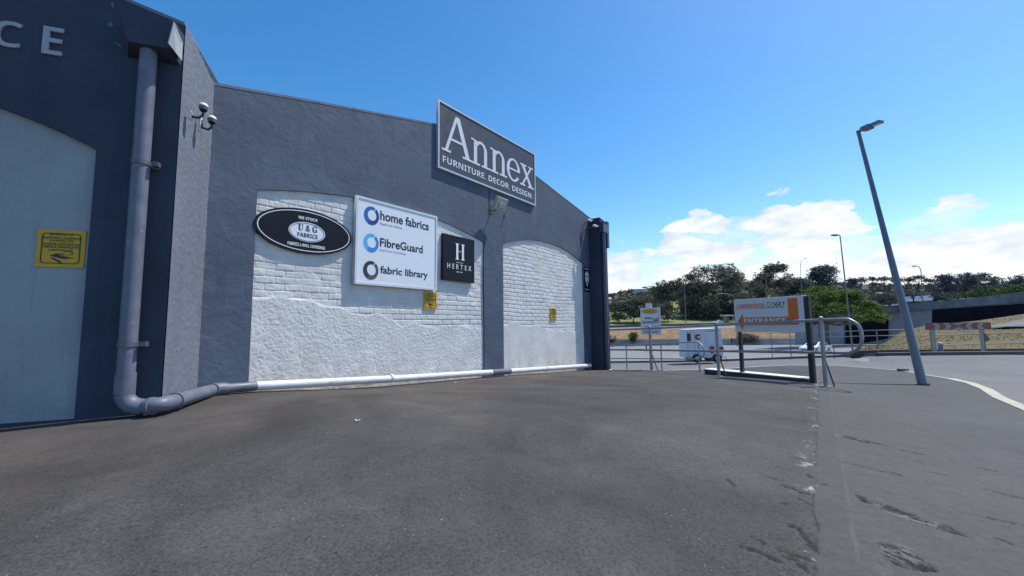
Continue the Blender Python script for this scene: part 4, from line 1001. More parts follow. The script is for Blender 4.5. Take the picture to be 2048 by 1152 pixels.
# chevron board
cv_ = local_root('chevron_board', 1920, 705.5, 16.2, rad(-6), 'faded red and white chevron board on two pale posts across the road', 'chevron board')
o0 = cv_.location
xl = W(1857, 655, 16.2).x-o0.x; xr = W(1974.5, 655, 16.2).x-o0.x; zt = W(1915, 645.2, 16.2).z-o0.z; zbt = W(1915, 659.5, 16.2).z-o0.z
MB().box(xl, xr, -.02, .02, zbt, zt).build('board', 'faded_red', cv_)
nb = 6; cwid = (xr-xl)
def chev(c, dirn, wd):
    zm = (zt+zbt)/2; k = wd*.55*dirn
    return [(c-wd/2, zt-.012), (c+wd/2, zt-.012), (c+wd/2+k, zm), (c+wd/2, zbt+.012), (c-wd/2, zbt+.012), (c-wd/2+k, zm)]
for u_, dn in ((.14, 1), (.31, 1), (.69, -1), (.86, -1)): MB().prism(chev(xl+u_*cwid, dn, .17), -.024, -.015).build('chevron', 'faded_white', cv_)
for s_ in (1, -1):
    zm_ = (zt+zbt)/2; MB().prism([(xl+.40*cwid, zm_+s_*(zt-zbt)*.46), (xl+.60*cwid, zm_+s_*(zt-zbt)*.46), (xl+.5*cwid, zm_+s_*.02)], -.024, -.015).build('chevron', 'faded_white', cv_)
for px in (1876, 1963): x_ = W(px, 690, 16.2).x-o0.x; MB().box(x_-.04, x_+.04, .022, .09, -.12, zt-.03).build('post', 'faded_white', cv_)
bo = local_root('bollard', 1882, 703, 17.0, 0, 'short blue bollard with pale cap beside the chevron board post', 'bollard')
MB().tube([(0, 0, -.1), (0, 0, .27)], .075, 12).build('shaft', 'bollard_blue', bo, True); MB().ball((0, 0, .30), .10, 12, 8, (1, 1, .7)).build('cap', 'faded_white', bo, True)
hb = local_root('hanging_bag', 1970, 682, 17.4, 0, 'drab green sack hanging on the far fence post', 'bag')
MB().tube([(-.02, 0, .38), (0, 0, .25), (.02, 0, .08), (0, 0, 0)], [.03, .11, .17, .08], 10).build('sack', 'bag_green', hb, True)
# low red brick wall of the island
mb = MB(); P = [W(px, py, d) for px, py, d in ((1709, 709.5, 19.6), (1760, 708, 18.6), (1860, 707, 18.0), (1975, 706, 18.0), (2150, 704, 18.0))]
for a, b in zip(P, P[1:]):
    u = Vector((0, 0, .17)); bk = Vector((0, .25, 0)); mb.add([a-Vector((0, 0, .3)), a+u, a+u+bk, b-Vector((0, 0, .3)), b+u, b+u+bk, a+bk-Vector((0, 0, .3)), b+bk-Vector((0, 0, .3))], [(0, 1, 4, 3), (1, 2, 5, 4), (2, 6, 7, 5), (0, 6, 2, 1), (3, 4, 5, 7)])
tag(mb.build('brick_wall', 'red_brick'), 'low dark red brick wall along the grassy island behind the far fence', 'wall')
# grass mound, with ramps
def loft(name, rows, cols, mat, kind='structure', sub=1, rough=0., seed=1):
    """rows: list of (list of (px, py, depth)); resampled at px columns"""
    P = np.zeros((len(cols), len(rows), 3))
    for j, r in enumerate(rows):
        xs0 = [q[0] for q in r]
        for i, c in enumerate(cols):
            P[i, j] = W(c, float(np.interp(c, xs0, [q[1] for q in r])), float(np.interp(c, xs0, [q[2] for q in r])))
    o = grid_mesh(name, P, mat); return tag(o, kind=kind)
loft('grass_mound', [[(1680, 712, 20.6), (1760, 706.5, 18.9), (1860, 705, 18.3), (2150, 702.5, 18.3)], [(1680, 710, 23), (1770, 699, 22), (1860, 690, 22), (2150, 684, 22)], [(1680, 709, 27), (1770, 692, 28), (1860, 674, 28), (2150, 664, 27)],
                     [(1680, 708, 33), (1770, 687, 36), (1800, 668, 36), (1850, 657, 36), (2000, 652, 34), (2150, 640, 32)], [(1680, 708, 36), (1770, 686, 42), (1800, 664, 43), (1850, 651, 43), (1950, 642, 42), (2048, 628, 40), (2150, 610, 39)],
                     [(1680, 720, 40), (1770, 700, 50), (1800, 690, 50), (1850, 690, 50), (2150, 690, 48)]], list(range(1706, 2151, 10)), 'dry_grass')
loft('ramp_road', [[(1945, 660.5, 32.3), (2010, 654, 30.8), (2150, 651, 28.8)], [(1930, 657, 35), (2010, 644, 37), (2048, 633, 39), (2150, 614, 38)]], list(range(1945, 2151, 8)), 'road_asphalt')
loft('ramp_kerb', [[(1930, 656, 35.1), (2010, 643.4, 36.9), (2048, 632, 38.8), (2150, 613, 37.9)], [(1930, 654.5, 35.3), (2010, 641.6, 37.1), (2048, 629.6, 39), (2150, 610.5, 38)]], list(range(1930, 2151, 8)), 'kerb_dark')
loft('side_road', [[(1950, 700, 19.4), (2150, 699, 19.4)], [(1950, 699, 19.6), (2000, 691, 22.0), (2048, 681, 23.4), (2150, 668, 25)]], list(range(1950, 2151, 8)), 'road_asphalt')
loft('side_kerb', [[(1900, 699.5, 19.6), (1960, 694, 21), (2000, 690.4, 21.9), (2048, 680.2, 23.3), (2150, 667, 24.9)], [(1900, 698.5, 19.8), (1960, 692.4, 21.2), (2000, 687.8, 22.1), (2048, 677, 23.5), (2150, 664, 25.1)]], list(range(1900, 2151, 8)), 'kerb_dark')
# dry bank, road on top, park field and hill
ccol = list(range(1120, 1700, 12))
loft('dry_bank', [[(1100, 693, 142), (1700, 689, 142)], [(1100, 684, 143), (1700, 680, 143)], [(1100, 672, 150), (1400, 668, 150), (1700, 668, 150)], [(1100, 664, 157), (1300, 659, 157), (1480, 655, 157), (1700, 655, 157)]], ccol, 'dry_bank')
loft('upper_road', [[(1100, 664, 157), (1300, 659, 157), (1480, 655, 157), (1700, 655, 157)], [(1100, 659, 168), (1300, 653, 168), (1480, 649, 168), (1700, 649, 168)]], ccol, 'parking_asphalt')
loft('park_field', [[(1100, 659, 168), (1300, 653, 168), (1480, 649, 168), (1700, 649, 168)], [(1100, 640, 200), (1480, 636, 200), (1700, 640, 200)], [(1100, 618, 260), (1480, 616, 260), (1700, 620, 260)], [(1100, 605, 330), (1480, 600, 330), (1700, 610, 330)]], ccol, 'park_grass')
hrow = lambda off: [(700, 600+off, 0), (1150, 591+off, 0), (1213, 588+off, 0), (1300, 577+off, 0), (1400, 567+off, 0), (1550, 566+off, 0), (1700, 568+off, 0), (1850, 570+off, 0), (2048, 568+off, 0), (2500, 575+off, 0)]
def hr(off, dep): return [(a, b, dep) for a, b, _ in hrow(off)]
loft('hill', [[(700, 660, 335), (2500, 660, 335)], hr(30, 400), hr(12, 480), hr(0, 560), hr(40, 700)], list(range(700, 2501, 30)), 'hill_scrub')
wl_ = MB(); P = [W(px, py, 141) for px, py in ((1150, 692.5), (1213, 692), (1400, 690.5), (1500, 690), (1640, 689.5))]
for a, b in zip(P, P[1:]): wl_.add([a-Vector((0, 0, .5)), a+Vector((0, 0, 2.1)), b+Vector((0, 0, 2.1)), b-Vector((0, 0, .5)), a+Vector((0, .4, 2.1)), b+Vector((0, .4, 2.1)), a+Vector((0, .4, -.5)), b+Vector((0, .4, -.5))], [(0, 1, 2, 3), (1, 4, 5, 2), (4, 6, 7, 5)])
tag(wl_.build('retaining_wall', 'concrete'), 'low grey concrete wall at the foot of the dry brown bank', 'wall')
gr_ = MB(); P = [W(px, py, 168) for px, py in ((1100, 659), (1300, 653), (1480, 649), (1640, 649))]
fe = empty('park_fence', P[1], 0, 'low dark fence line between the upper road and park lawn', 'fence')
for a, b in zip(P, P[1:]): gr_.add([a-P[1]-Vector((0, 0, .3)), a-P[1]+Vector((0, 0, .85)), b-P[1]+Vector((0, 0, .85)), b-P[1]-Vector((0, 0, .3)), a-P[1]+Vector((0, .2, .85)), b-P[1]+Vector((0, .2, .85))], [(0, 1, 2, 3), (1, 4, 5, 2)])
gr_.build('fence_board', 'kerb_dark', fe)

# ------------------------------------------------------------------ flyover
bd = lambda px: float(np.interp(px, [1590, 2160], [100, 52]))
fly = empty('flyover_bridge', W(1800, 650, bd(1800)), 0, 'grey concrete flyover with dark openings rising beyond the road', 'bridge')
FA = W(1590, 650, 100); FB = W(2160, 650, 52); FD = (FB-FA); FD.z = 0; FD.normalize(); FN = Vector((FD.y, -FD.x, 0))
if FN.y > 0: FN = -FN
def fpt(px, py, dd): return on_plane(px, py, FA-FN*dd, FN)
def slabp(name, pts, thick, mat, dd=0.):
    mb = MB(); o0 = fly.location; up = [fpt(px, a, dd)-o0 for px, a, b in pts]; lo = [fpt(px, b, dd)-o0 for px, a, b in pts]
    mb.prism3(up+lo[::-1], -FN*thick); return mb.build(name, mat, fly)
slabp('deck_wall', [(1590, 640, 700), (1690, 633, 700), (1770, 626, 690), (1870, 617, 680), (2048, 604, 660), (2160, 596, 650)], 8, 'concrete')
slabp('parapet', [(1590, 632, 641), (1690, 622, 634), (1770, 612.5, 627), (1870, 603, 618), (1960, 594, 611), (2048, 583, 605), (2160, 572, 597)], .5, 'concrete_dark', -.35)
slabp('opening', [(1688, 633.5, 692), (1769, 628.5, 678), (1774, 630, 676)], 1, 'opening_shade', -.25)  # black slab before the wall stands for shade under the deck
slabp('opening', [(1864, 619.5, 690), (1960, 613, 675), (2048, 607, 655), (2160, 599, 640)], 1, 'opening_shade', -.25)
slabp('pale_wall', [(1614, 648, 700), (1650, 646, 700), (1688, 644, 700)], 1, 'concrete', -.6)

# ------------------------------------------------------------------ white trailer
TD = gnd(1411, 728, -KERB).y
tr_ = local_root('food_trailer', 1411, 726.5, TD, rad(-4), 'white vending trailer with red round decals parked across the road', 'trailer')
k_ = 34.5/F; o0 = W(1411, 726.5, 34.5); tr_.scale = (TD/34.5,)*3
def tx(px): return W(px, 690, 34.5).x-o0.x
def tz(py): return W(1411, py, 34.5).z-o0.z
x0, x1 = tx(1373), tx(1446); z0, z1 = tz(716), tz(657.5)
dpt = 1.9
MB().prism([(x0, z0), (x1-.10, z0), (x1, z0+.5), (x1-.12, z1), (x0+.05, z1-.10)], 0, dpt).build('body', 'van_white', tr_, False, .05)
MB().prism([(x0-.02, z1-.10), (x1-.10, z1+.005), (x1-.10, z1+.05), (x0-.02, z1-.05)], -.04, dpt+.04).build('roof', 'van_trim', tr_)
hx_ = (tx(1411), tx(1440)); MB().box(hx_[0], hx_[1], -.03, .01, tz(690), tz(667)).build('serving_hatch', 'van_white', tr_, False, .01); MB().box(hx_[0]-.04, hx_[1]+.04, -.10, .0, tz(667), tz(664.8)).build('awning', 'van_trim', tr_)
MB().box(tx(1375.5), tx(1383), -.012, .01, tz(682), tz(666.5)).build('window', 'glass_dark', tr_)
fill2d('door_line', [[(tx(1376), tz(713)), (tx(1391), tz(713)), (tx(1391), tz(664)), (tx(1376), tz(664))], [(tx(1376)+.03, tz(713)+.03), (tx(1391)-.03, tz(713)+.03), (tx(1391)-.03, tz(664)-.03), (tx(1376)+.03, tz(664)-.03)]], -.008, .005, 'ink_grey', tr_)
disc('red_decal', ellipse(tx(1397), tz(674), .25, .24, 24), -.012, .01, 'decal_red', tr_); MB().box(tx(1396), tx(1402), -.016, -.008, tz(675.5), tz(672.5)).build('decal_bar', 'lettering_white', tr_)
disc('red_decal', ellipse(tx(1423), tz(699.5), .22, .31, 24), -.012, .01, 'decal_red', tr_)
MB().box(tx(1435.5), tx(1446)-.02, -.03, .01, tz(700.5), tz(694)).build('tail_light', 'decal_red', tr_)
for a_, b_ in ((1414, 1420), (1421, 1427), (1428, 1433)): MB().box(tx(a_), tx(b_), -.01, .01, tz(663.4), tz(661.4)).build('dark_mark', 'ink_grey', tr_)
for px in (1393, 1432):
    for yy in (-.07, dpt-.15):
        w_ = MB(); c_ = Vector((tx(px), yy, tz(716.5))); w_.tube([c_, c_+Vector((0, .2, 0))], .36, 18); w = w_.build('wheel', 'rubber', tr_, True)
        MB().tube([c_-Vector((0, .012, 0)), c_+Vector((0, .02, 0))], .17, 14).build('rim', 'chrome_grey', w, True)
MB().tube([(x1-.2, .4, z0+.05), (x1+.3, .4, z0+.02), (x1+.38, .4, z0-.4)], .03, 8).tube([(x1-.2, .3, z0+.05), (x1+.25, .4, z0+.05)], .03, 8).build('drawbar', 'bracket_grey', tr_, True)
MB().box(x0+.02, x0+.30, -.3, .0, z0-.30, z0-.05).build('step', 'bracket_grey', tr_)

# ------------------------------------------------------------------ cars
def car(loc, rz, label, paint='car_white', group=None):
    o = empty('parked_car', loc, rz, label, 'car', group)
    prof = [(-2.15, .32), (-2.18, .62), (-2.0, .86), (-1.55, .95), (-.95, 1.40), (.35, 1.44), (1.05, 1.0), (1.95, .84), (2.16, .62), (2.15, .32)]
    mb = MB(); n = len(prof); vs = []
    for y, sx_, ins in ((-.86, 1, 0), (-.62, .985, 1), (.62, .985, 1), (.86, 1, 0)):
        for (a, z) in prof: vs.append((a*sx_, y if z < 1.1 else y*(.80 if ins == 0 else .95), z))
    fs = [tuple(range(n)), tuple(range(4*n-1, 3*n-1, -1))]
    for k in range(3):
        for i in range(n): fs.append((k*n+i, k*n+(i+1) % n, (k+1)*n+(i+1) % n, (k+1)*n+i))
    mb.add(vs, fs); mb.build('body', paint, o, True, .05)
    for s_ in (-1, 1):
        MB().add([(x_, s_*yy, z_) for x_, z_, yy in ((-1.35, 1.0, .855), (.85, 1.0, .855), (.30, 1.36, .735), (-.88, 1.33, .735))]+[(x_, s_*(yy-.03), z_) for x_, z_, yy in ((-1.35, 1.0, .855), (.85, 1.0, .855), (.30, 1.36, .735), (-.88, 1.33, .735))],
                 [(0, 1, 2, 3), (7, 6, 5, 4), (0, 4, 5, 1), (1, 5, 6, 2), (2, 6, 7, 3), (3, 7, 4, 0)]).build('side_window', 'glass_dark', o)
        for wx in (-1.32, 1.36):
            w = MB().tube([(wx, s_*.68, .31), (wx, s_*.875, .31)], .315, 20).build('wheel', 'rubber', o, True); MB().tube([(wx, s_*.86, .31), (wx, s_*.89, .31)], .19, 14).build('rim', 'chrome_grey', w, True)
        MB().box(2.02, 2.19, s_*.62-.16, s_*.62+.16, .62, .74).build('headlight', 'sign_white', o, False, .02); MB().box(-2.19, -2.05, s_*.64-.14, s_*.64+.14, .66, .80).build('tail_light', 'decal_red', o, False, .02)
    MB().add([(1.04, -.62, 1.015), (1.04, .62, 1.015), (.40, .60, 1.43), (.40, -.60, 1.43), (1.07, -.62, 1.0), (1.07, .62, 1.0), (.43, .60, 1.445), (.43, -.60, 1.445)], [(0, 1, 2, 3), (7, 6, 5, 4), (0, 4, 5, 1), (2, 6, 7, 3), (1, 5, 6, 2), (3, 7, 4, 0)]).build('windscreen', 'glass_dark', o)
    MB().box(2.13, 2.175, -.45, .45, .36, .50).build('grille', 'ink_black', o)
    return o
cl_ = W(1632, 706, 55); car(cl_, rad(205), 'white saloon car parked beyond the entrance sign post', group=None)
cl2 = W(1436, 647.5, 172); car(cl2, rad(180), 'white car on the upper road beneath the big dark gum tree', 'car_white')

# ------------------------------------------------------------------ lamp posts further off
def mast(px, pb, pt, depth, label, arms, tx_=None, r=.09):
    b_ = W(px, pb, depth); o = empty('lamp_post', b_, 0, label, 'street lamp'); kk = depth/F
    tp_ = W(tx_ if tx_ else px, pt, depth)-b_; top_ = Vector((tp_.x, 0, tp_.z))
    MB().tube([(0, 0, -.3), top_*.5, top_], [r, r*.8, r*.55], 10).build('pole', 'galvanised_far', o, True)
    for (ax_, az_) in arms:
        e = Vector((ax_*kk, 0, az_*kk)); MB().tube([top_-Vector((0, 0, .2)), top_+Vector((e.x*.25, 0, e.z*.75)), top_+Vector((e.x*.7, 0, e.z)), top_+e], r*.5, 8).build('arm', 'galvanised_far', o, True)
        sg_ = 1 if e.x >= 0 else -1
        MB().ball(top_+e+Vector((sg_*.35, 0, 0)), .45, 10, 6, (1, .5, .28)).build('lamp_head', 'galvanised_far', o, True)
    return o
mast(1705, 695, 471, 45, 'tall straight lamp post with flat head rising behind the green umbrella tree', [(-4, 1)], 1680)
mast(1847, 640, 541, 75, 'slim lamp post with one curved arm beyond the leaning lamp', [(-9, 9)], 1842, .11)
mast(1604, 620, 527, 150, 'far lamp post with curved arm against pale cloud', [(9, 10)], 1601, .13)
mast(1474, 690, 599, 95, 'double armed lamp post standing behind the entrance billboard', [(-27, 12), (17, 14)], 1473, .12)
mast(1372, 652, 575, 158, 'lamp post with small curved arm before the big dark gum tree', [(10, 13)], 1369, .14)
mast(1533, 605, 548, 190, 'bare pale pole among the far gum trees', [], 1532, .16)

# ------------------------------------------------------------------ people
def person(px, py, depth, rz, label, stride, up='cloth_dark'):
    b_ = W(px, py, depth); o = empty('person', b_, rz, label, 'person')
    V_ = [(0, 0, .95), (0, .0, 1.15), (0, .0, 1.38), (0, .02, 1.50), (0, .03, 1.62), (0, .02, 1.74),
          (-.20, 0, 1.40), (-.25, -.06, 1.14), (-.24, .06, .90), (.20, 0, 1.40), (.25, .06, 1.14), (.24, .16, .92),
          (-.10, 0, .90), (-.11, stride*.5, .50), (-.11, stride, .07), (-.11, stride+.16, .04), (.10, 0, .90), (.11, -stride*.3, .50), (.11, -stride, .08), (.11, -stride+.16, .04)]
    E_ = [(0, 1), (1, 2), (2, 3), (3, 4), (4, 5), (2, 6), (6, 7), (7, 8), (2, 9), (9, 10), (10, 11), (0, 12), (12, 13), (13, 14), (14, 15), (0, 16), (16, 17), (17, 18), (18, 19)]
    Rr = [.16, .15, .17, .06, .10, .085, .075, .055, .04, .075, .055, .04, .105, .075, .05, .045, .105, .075, .05, .045]
    me = bpy.data.meshes.new('body'); me.from_pydata(V_, E_, []); bo_ = bpy.data.objects.new('body', me); COL.objects.link(bo_); bo_.parent = o
    md = bo_.modifiers.new('skin', 'SKIN')
    if not me.skin_vertices: me.attributes.new('skin', 'FLOAT', 'POINT')
    for i, sv in enumerate(me.skin_vertices[0].data): sv.radius = (Rr[i], Rr[i]); sv.use_root = (i == 0)
    bo_.modifiers.new('sub', 'SUBSURF').levels = 1; bo_.modifiers['sub'].render_levels = 1
    me.materials.append(MATS[up])
    MB().ball((0, .03, 1.71), .115, 10, 8, (1, 1.05, .9)).build('hair', 'rubber', o, True)
    return o
def try_person(*a, **k):
    try: return person(*a, **k)
    except Exception as e: print('person failed', e)
def skin_ok(): return True
try_person(1293, 703.5, 92, rad(75), 'person in dark clothes walking across the parking behind the post sign', .28)
try_person(1464, 689.5, 112, rad(-80), 'person in dark clothes walking near the white trailer rear', .24)
try_person(1470, 689.5, 112, rad(-80), 'person in grey clothes beside the entrance sign thin post', .2, up='cloth_grey')

# ------------------------------------------------------------------ trees
def quads(C, size, rg, flat=0.):
    """leaf-sized faces at centres C"""
    n = len(C); d = rg.normal(size=(n, 3)); d[:, 2] *= (1-flat); d /= np.linalg.norm(d, axis=1)[:, None]+1e-9
    e = rg.normal(size=(n, 3))*np.array([1, 1, 1-flat*.9]); e -= d*(e*d).sum(1)[:, None]; e /= np.linalg.norm(e, axis=1)[:, None]+1e-9
    s = size*rg.uniform(.55, 1.35, (n, 1)); a = d*s; b = e*s*.55
    V = np.stack([C-a, C-b*.9+a*.1, C+a, C+b], 1).reshape(-1, 3)
    return V
def leaf_mesh(name, V, mat, parent=None):
    n = len(V)//4; me = bpy.data.meshes.new(name); me.from_pydata(V.tolist(), [], np.arange(n*4).reshape(n, 4).tolist()); me.update()
    o = bpy.data.objects.new(name, me); COL.objects.link(o); me.materials.append(MATS[mat])
    if parent: o.parent = parent
    return o
def crown(lobes, leaf, per, rg, flat=0.):
    """lobes: (centre, radii); leaves gathered in small clumps mostly near each lobe's skin"""
    out = []
    for c, r in lobes:
        c = np.array(c); r = np.array(r); m = max(8, int(per*(r[0]*r[2])/ (leaf*leaf)))
        k = max(4, m//7); u = rg.normal(size=(k, 3)); u /= np.linalg.norm(u, axis=1)[:, None]; u *= rg.uniform(.45, 1.05, (k, 1))
        cl_ = c+u*r
        idx = rg.randint(0, k, m); P = cl_[idx]+rg.normal(size=(m, 3))*leaf*np.array([1.3, 1.3, .75*(1-flat*.5)])
        out.append(quads(P, leaf, rg, flat))
    return np.concatenate(out)
def tree(name, label, px, pb, pt, wpx, depth, mat, kind, seed, group=None, bark='bark', cb=.35, lean=0., leafk=1.):
    """crown between cb of the height and the top; kind: gum, round, umbrella, flat, bush"""
    rg = np.random.RandomState(seed); b_ = W(px, pb, depth); kk = depth/F
    H = (pb-pt)*kk; Wd = wpx*kk; o = empty(name, b_, 0, label, 'shrub' if kind == 'bush' else 'tree', group)
    leaf = max(.16, .62*kk*2.7*leafk)/1.0
    lobes = []; limbs = []
    tb = Vector((0, 0, -.4)); fork = Vector((lean*.4, 0, H*cb*.85))
    if kind == 'gum':
        nl = max(16, int(16*Wd/H)+10)
        for i in range(nl):
            a = rg.uniform(0, 2*math.pi); q = rg.uniform(.1, .96)**.6; z = rg.uniform(0, 1)
            rr = Wd*.5*math.sqrt(max(.08, 1-(2*z-.75)**2/1.75))
            r = Wd*rg.uniform(.09, .17); c = (lean+rr*q*math.cos(a)*.9, rr*q*math.sin(a)*.6, min(H*(cb+(1-cb)*z), H-r*.55)); lobes.append((c, (r, r, r*.68)))
        lobes.append(((lean, 0, H-Wd*.10), (Wd*.16, Wd*.16, Wd*.10)))
    elif kind == 'round':
        for i in range(16):
            a = rg.uniform(0, 2*math.pi); z = rg.uniform(0, 1); q = rg.uniform(.2, .8)
            r = Wd*rg.uniform(.15, .22); rr = max(0, Wd*.5*math.sqrt(max(.05, 1-(2*z-.9)**2))-r*.6)
            lobes.append(((rr*q*math.cos(a)*1.2, rr*q*math.sin(a), min(H*(cb+(1-cb)*z), H-r*.7)), (r, r, r*.75)))
    elif kind == 'umbrella':
        for i in range(9):
            a = rg.uniform(0, 2*math.pi); q = rg.uniform(0, 1)**.5; lobes.append(((Wd*.38*q*math.cos(a), Wd*.38*q*math.sin(a), H*(.90-.09*q*q)), (Wd*.16, Wd*.16, H*.075)))
    elif kind == 'flat':
        for i in range(90):
            a = rg.uniform(0, 2*math.pi); q = rg.uniform(0, 1)**.55; x_ = Wd*.46*q*math.cos(a); y_ = Wd*.40*q*math.sin(a)
            zt_ = H*(.965-.40*q**2.2); z = zt_-rg.uniform(0, 1)**1.6*H*.34*(1-q*.5); r = Wd*rg.uniform(.055, .10); lobes.append(((x_, y_, z-r*.35), (r*1.25, r*1.2, r*.50)))
    else:
        for i in range(7):
            a = rg.uniform(0, 2*math.pi); q = rg.uniform(0, .8); r = Wd*rg.uniform(.14, .24); lobes.append(((Wd*.4*q*math.cos(a), Wd*.4*q*math.sin(a), H*rg.uniform(.25, .78)), (r, r, r*.7)))
    per = {'gum': 7.5, 'round': 6.5, 'umbrella': 7.0, 'flat': 8.0, 'bush': 6.0}[kind]
    leaf_mesh('crown', crown(lobes, leaf, per, rg, .55 if kind in ('flat', 'umbrella') else .15), mat, o)
    if kind != 'bush':
        tr0 = max(.12, H*.022)*(1.25 if kind == 'flat' else 1); mb = MB()
        mb.tube([tb, fork*.5+Vector((rg.uniform(-.1, .1)*H*.1, 0, 0)), fork], [tr0*1.25, tr0, tr0*.85], 9)
        for c, r in sorted(lobes, key=lambda q: -q[1][0])[:8 if kind != 'flat' else 14]:
            c = Vector(c); m_ = fork.lerp(c, .5)+Vector((0, 0, -.06*H*(1 if kind == 'flat' else 0))); mb.tube([fork, m_, c], [tr0*.55, tr0*.35, tr0*.12], 6)
        mb.build('trunk', bark, o, True)
    return o
GT = 'gum trees beyond the park lawn'
tree('gum_tree', 'big dark gum tree with broad ragged crown above the white trailer', 1428, 645, 530, 160, 200, 'leaf_gum', 'gum', 1, GT, cb=.18)
tree('gum_tree', 'gum tree making the left shoulder of the biggest dark crown', 1385, 642, 547, 84, 206, 'leaf_gum', 'gum', 18, GT, cb=.2)
tree('gum_tree', 'low gum filling the dip right of the big dark gum', 1512, 622, 563, 84, 232, 'leaf_gum', 'round', 19, GT, cb=.1)
tree('gum_tree', 'broad low gum filling the dip left of the rounded gum', 1598, 616, 556, 90, 245, 'leaf_hazy', 'round', 20, GT, cb=.1)
tree('gum_tree', 'tall gum tree with bare pale trunk and open crown behind the billboard', 1552, 612, 528, 92, 240, 'leaf_gum', 'gum', 2, GT, 'bark_pale', .42)
tree('gum_tree', 'dense rounded gum tree directly behind the green umbrella tree', 1652, 610, 529, 92, 250, 'leaf_hazy', 'round', 3, GT, cb=.2)
tree('gum_tree', 'gum tree with sloping crown at the left of the big dark one', 1345, 638, 562, 92, 225, 'leaf_gum', 'gum', 4, GT, cb=.2)
tree('gum_tree', 'dark low gum tree on the lawn nearest the annex corner', 1238, 652, 603, 62, 185, 'leaf_gum', 'gum', 5, GT, cb=.30)
tree('gum_tree', 'gum tree with slanting trunk just left of the post sign', 1264, 654, 596, 66, 182, 'leaf_gum', 'gum', 6, GT, cb=.36, lean=2.5)
tree('gum_tree', 'gum tree on leaning stems partly hidden by the post sign', 1282, 653, 592, 62, 186, 'leaf_gum', 'gum', 16, GT, cb=.36, lean=1.5)
tree('gum_tree', 'leafy tree beside the right edge of the post sign', 1336, 651, 604, 44, 186, 'leaf_gum', 'round', 7, GT, cb=.28)
tree('gum_tree', 'dark bushy tree low beneath the big gum crown', 1392, 646, 590, 64, 196, 'leaf_gum', 'round', 8, GT, cb=.15)
tree('gum_tree', 'pale greyish tree between the big gum and the bare pole', 1497, 618, 572, 62, 255, 'leaf_gum_pale', 'round', 9, GT, cb=.1)
tree('gum_tree', 'shadowy tree just left of the double armed lamp post', 1462, 640, 577, 60, 205, 'leaf_gum', 'round', 10, GT, cb=.12)
tree('gum_tree', 'mid sized tree showing over the top edge of the billboard', 1588, 615, 555, 62, 262, 'leaf_gum', 'round', 11, GT, cb=.1)
tree('gum_tree', 'grey green tree between the bare pole and double armed lamp', 1515, 618, 560, 54, 250, 'leaf_gum', 'gum', 12, GT, cb=.1)
tree('gum_tree', 'small dark tree over the left end of the hill line', 1310, 625, 572, 56, 285, 'leaf_gum', 'round', 13, GT, cb=.1)
tree('gum_tree', 'dark tree between the umbrella tree and the first pines', 1708, 612, 556, 58, 270, 'leaf_hazy', 'round', 14, GT, cb=.1)
tree('young_palm', 'tiny palm like tree alone on the far lawn', 1354, 632, 617, 9, 215, 'leaf_bush', 'umbrella', 15, None, 'bark', .5, leafk=.55)
tree('lawn_tree', 'short thick trunked tree cut back on the lawn beside the post sign', 1336, 650, 622, 16, 180, 'leaf_gum', 'round', 17, None, 'bark', .55, leafk=.6)
tree('umbrella_tree', 'bright green spreading umbrella tree behind the entrance billboard', 1656, 693, 566, 196, 76, 'leaf_acacia', 'flat', 21, None, 'bark_pale', .42, leafk=.85)
tree('young_tree', 'small light green sapling in the shade under the umbrella tree', 1640, 672, 609, 50, 70, 'leaf_bush', 'round', 22, None, 'bark', .42, leafk=.7)
GP = 'umbrella pines on the ridge'
for i, (px, pt, w_, lab) in enumerate(((1724, 553, 26, 'umbrella pine nearest the tall straight lamp post'), (1747, 551, 24, 'small flat umbrella pine, second along the ridge from the tall lamp post'), (1771, 550, 30, 'umbrella pine midway between tall straight and leaning lamps'),
        (1792, 552, 24, 'umbrella pine seen right behind the leaning lamp pole'), (1815, 551, 26, 'umbrella pine with thin flat crown just past the leaning lamp'), (1839, 549, 34, 'wide umbrella pine beside the slim curved lamp post'), (1860, 555, 30, 'last umbrella pine before the large dark wood'))):
    tree('umbrella_pine', lab, px, 600, pt, w_, 300, 'leaf_pine', 'umbrella', 30+i, GP, 'bark', .6)
GR = 'dark trees of the far right wood'
for i, (px, pt, w_, lab) in enumerate(((1895, 549, 66, 'dark rounded tree opening the far right wood'), (1935, 545, 70, 'tallest dark tree in the middle of the far right wood'), (1975, 546, 60, 'dark tree with ragged top right of the tallest one'), (2012, 556, 44, 'lower dark tree dipping between two bigger ones'), (2042, 549, 56, 'dark tree at the right edge of the photo'), (2095, 550, 70, 'dark tree beyond the photo edge wood'))):
    if px < 2060: tree('wood_tree', lab, px, 605, pt, w_, 290, 'leaf_hazy', 'gum' if i == 2 else 'round', 50+i, GR, 'bark', .12)
GS = 'scrub behind the flyover'
for i, (px, pb, pt, w_, m_, lab) in enumerate(((1885, 612, 583, 60, 'leaf_pine', 'dark green shrub with round top over the parked roofs'), (1945, 610, 575, 80, 'leaf_bush', 'mid green scrub over the flyover parapet'), (1990, 606, 571, 80, 'leaf_bush', 'pale green shrub high over the flyover parapet'), (2035, 600, 564, 90, 'leaf_bush', 'largest green shrub on the mound at the right edge'), (1770, 618, 580, 80, 'leaf_pine', 'dark shrub mass left of the leaning lamp pole'), (1820, 612, 582, 70, 'leaf_pine', 'dark shrub right of the leaning lamp pole'))):
    tree('scrub_bush', lab, px, pb, pt, w_, 130, m_, 'bush', 70+i, GS)
GB = 'young firs at the foot of the bank'
for i, (px, pb, pt, w_, lab) in enumerate(((1266, 686, 665, 30, 'young dark green conifer shrub against the brown bank left of the post sign'), (1222, 688, 668, 20, 'small conifer shrub against the bank right by the annex corner'))):
    tree('bank_shrub', lab, px, pb, pt, w_, 139, 'leaf_bush', 'round', 90+i, GB, cb=.15, leafk=.55)
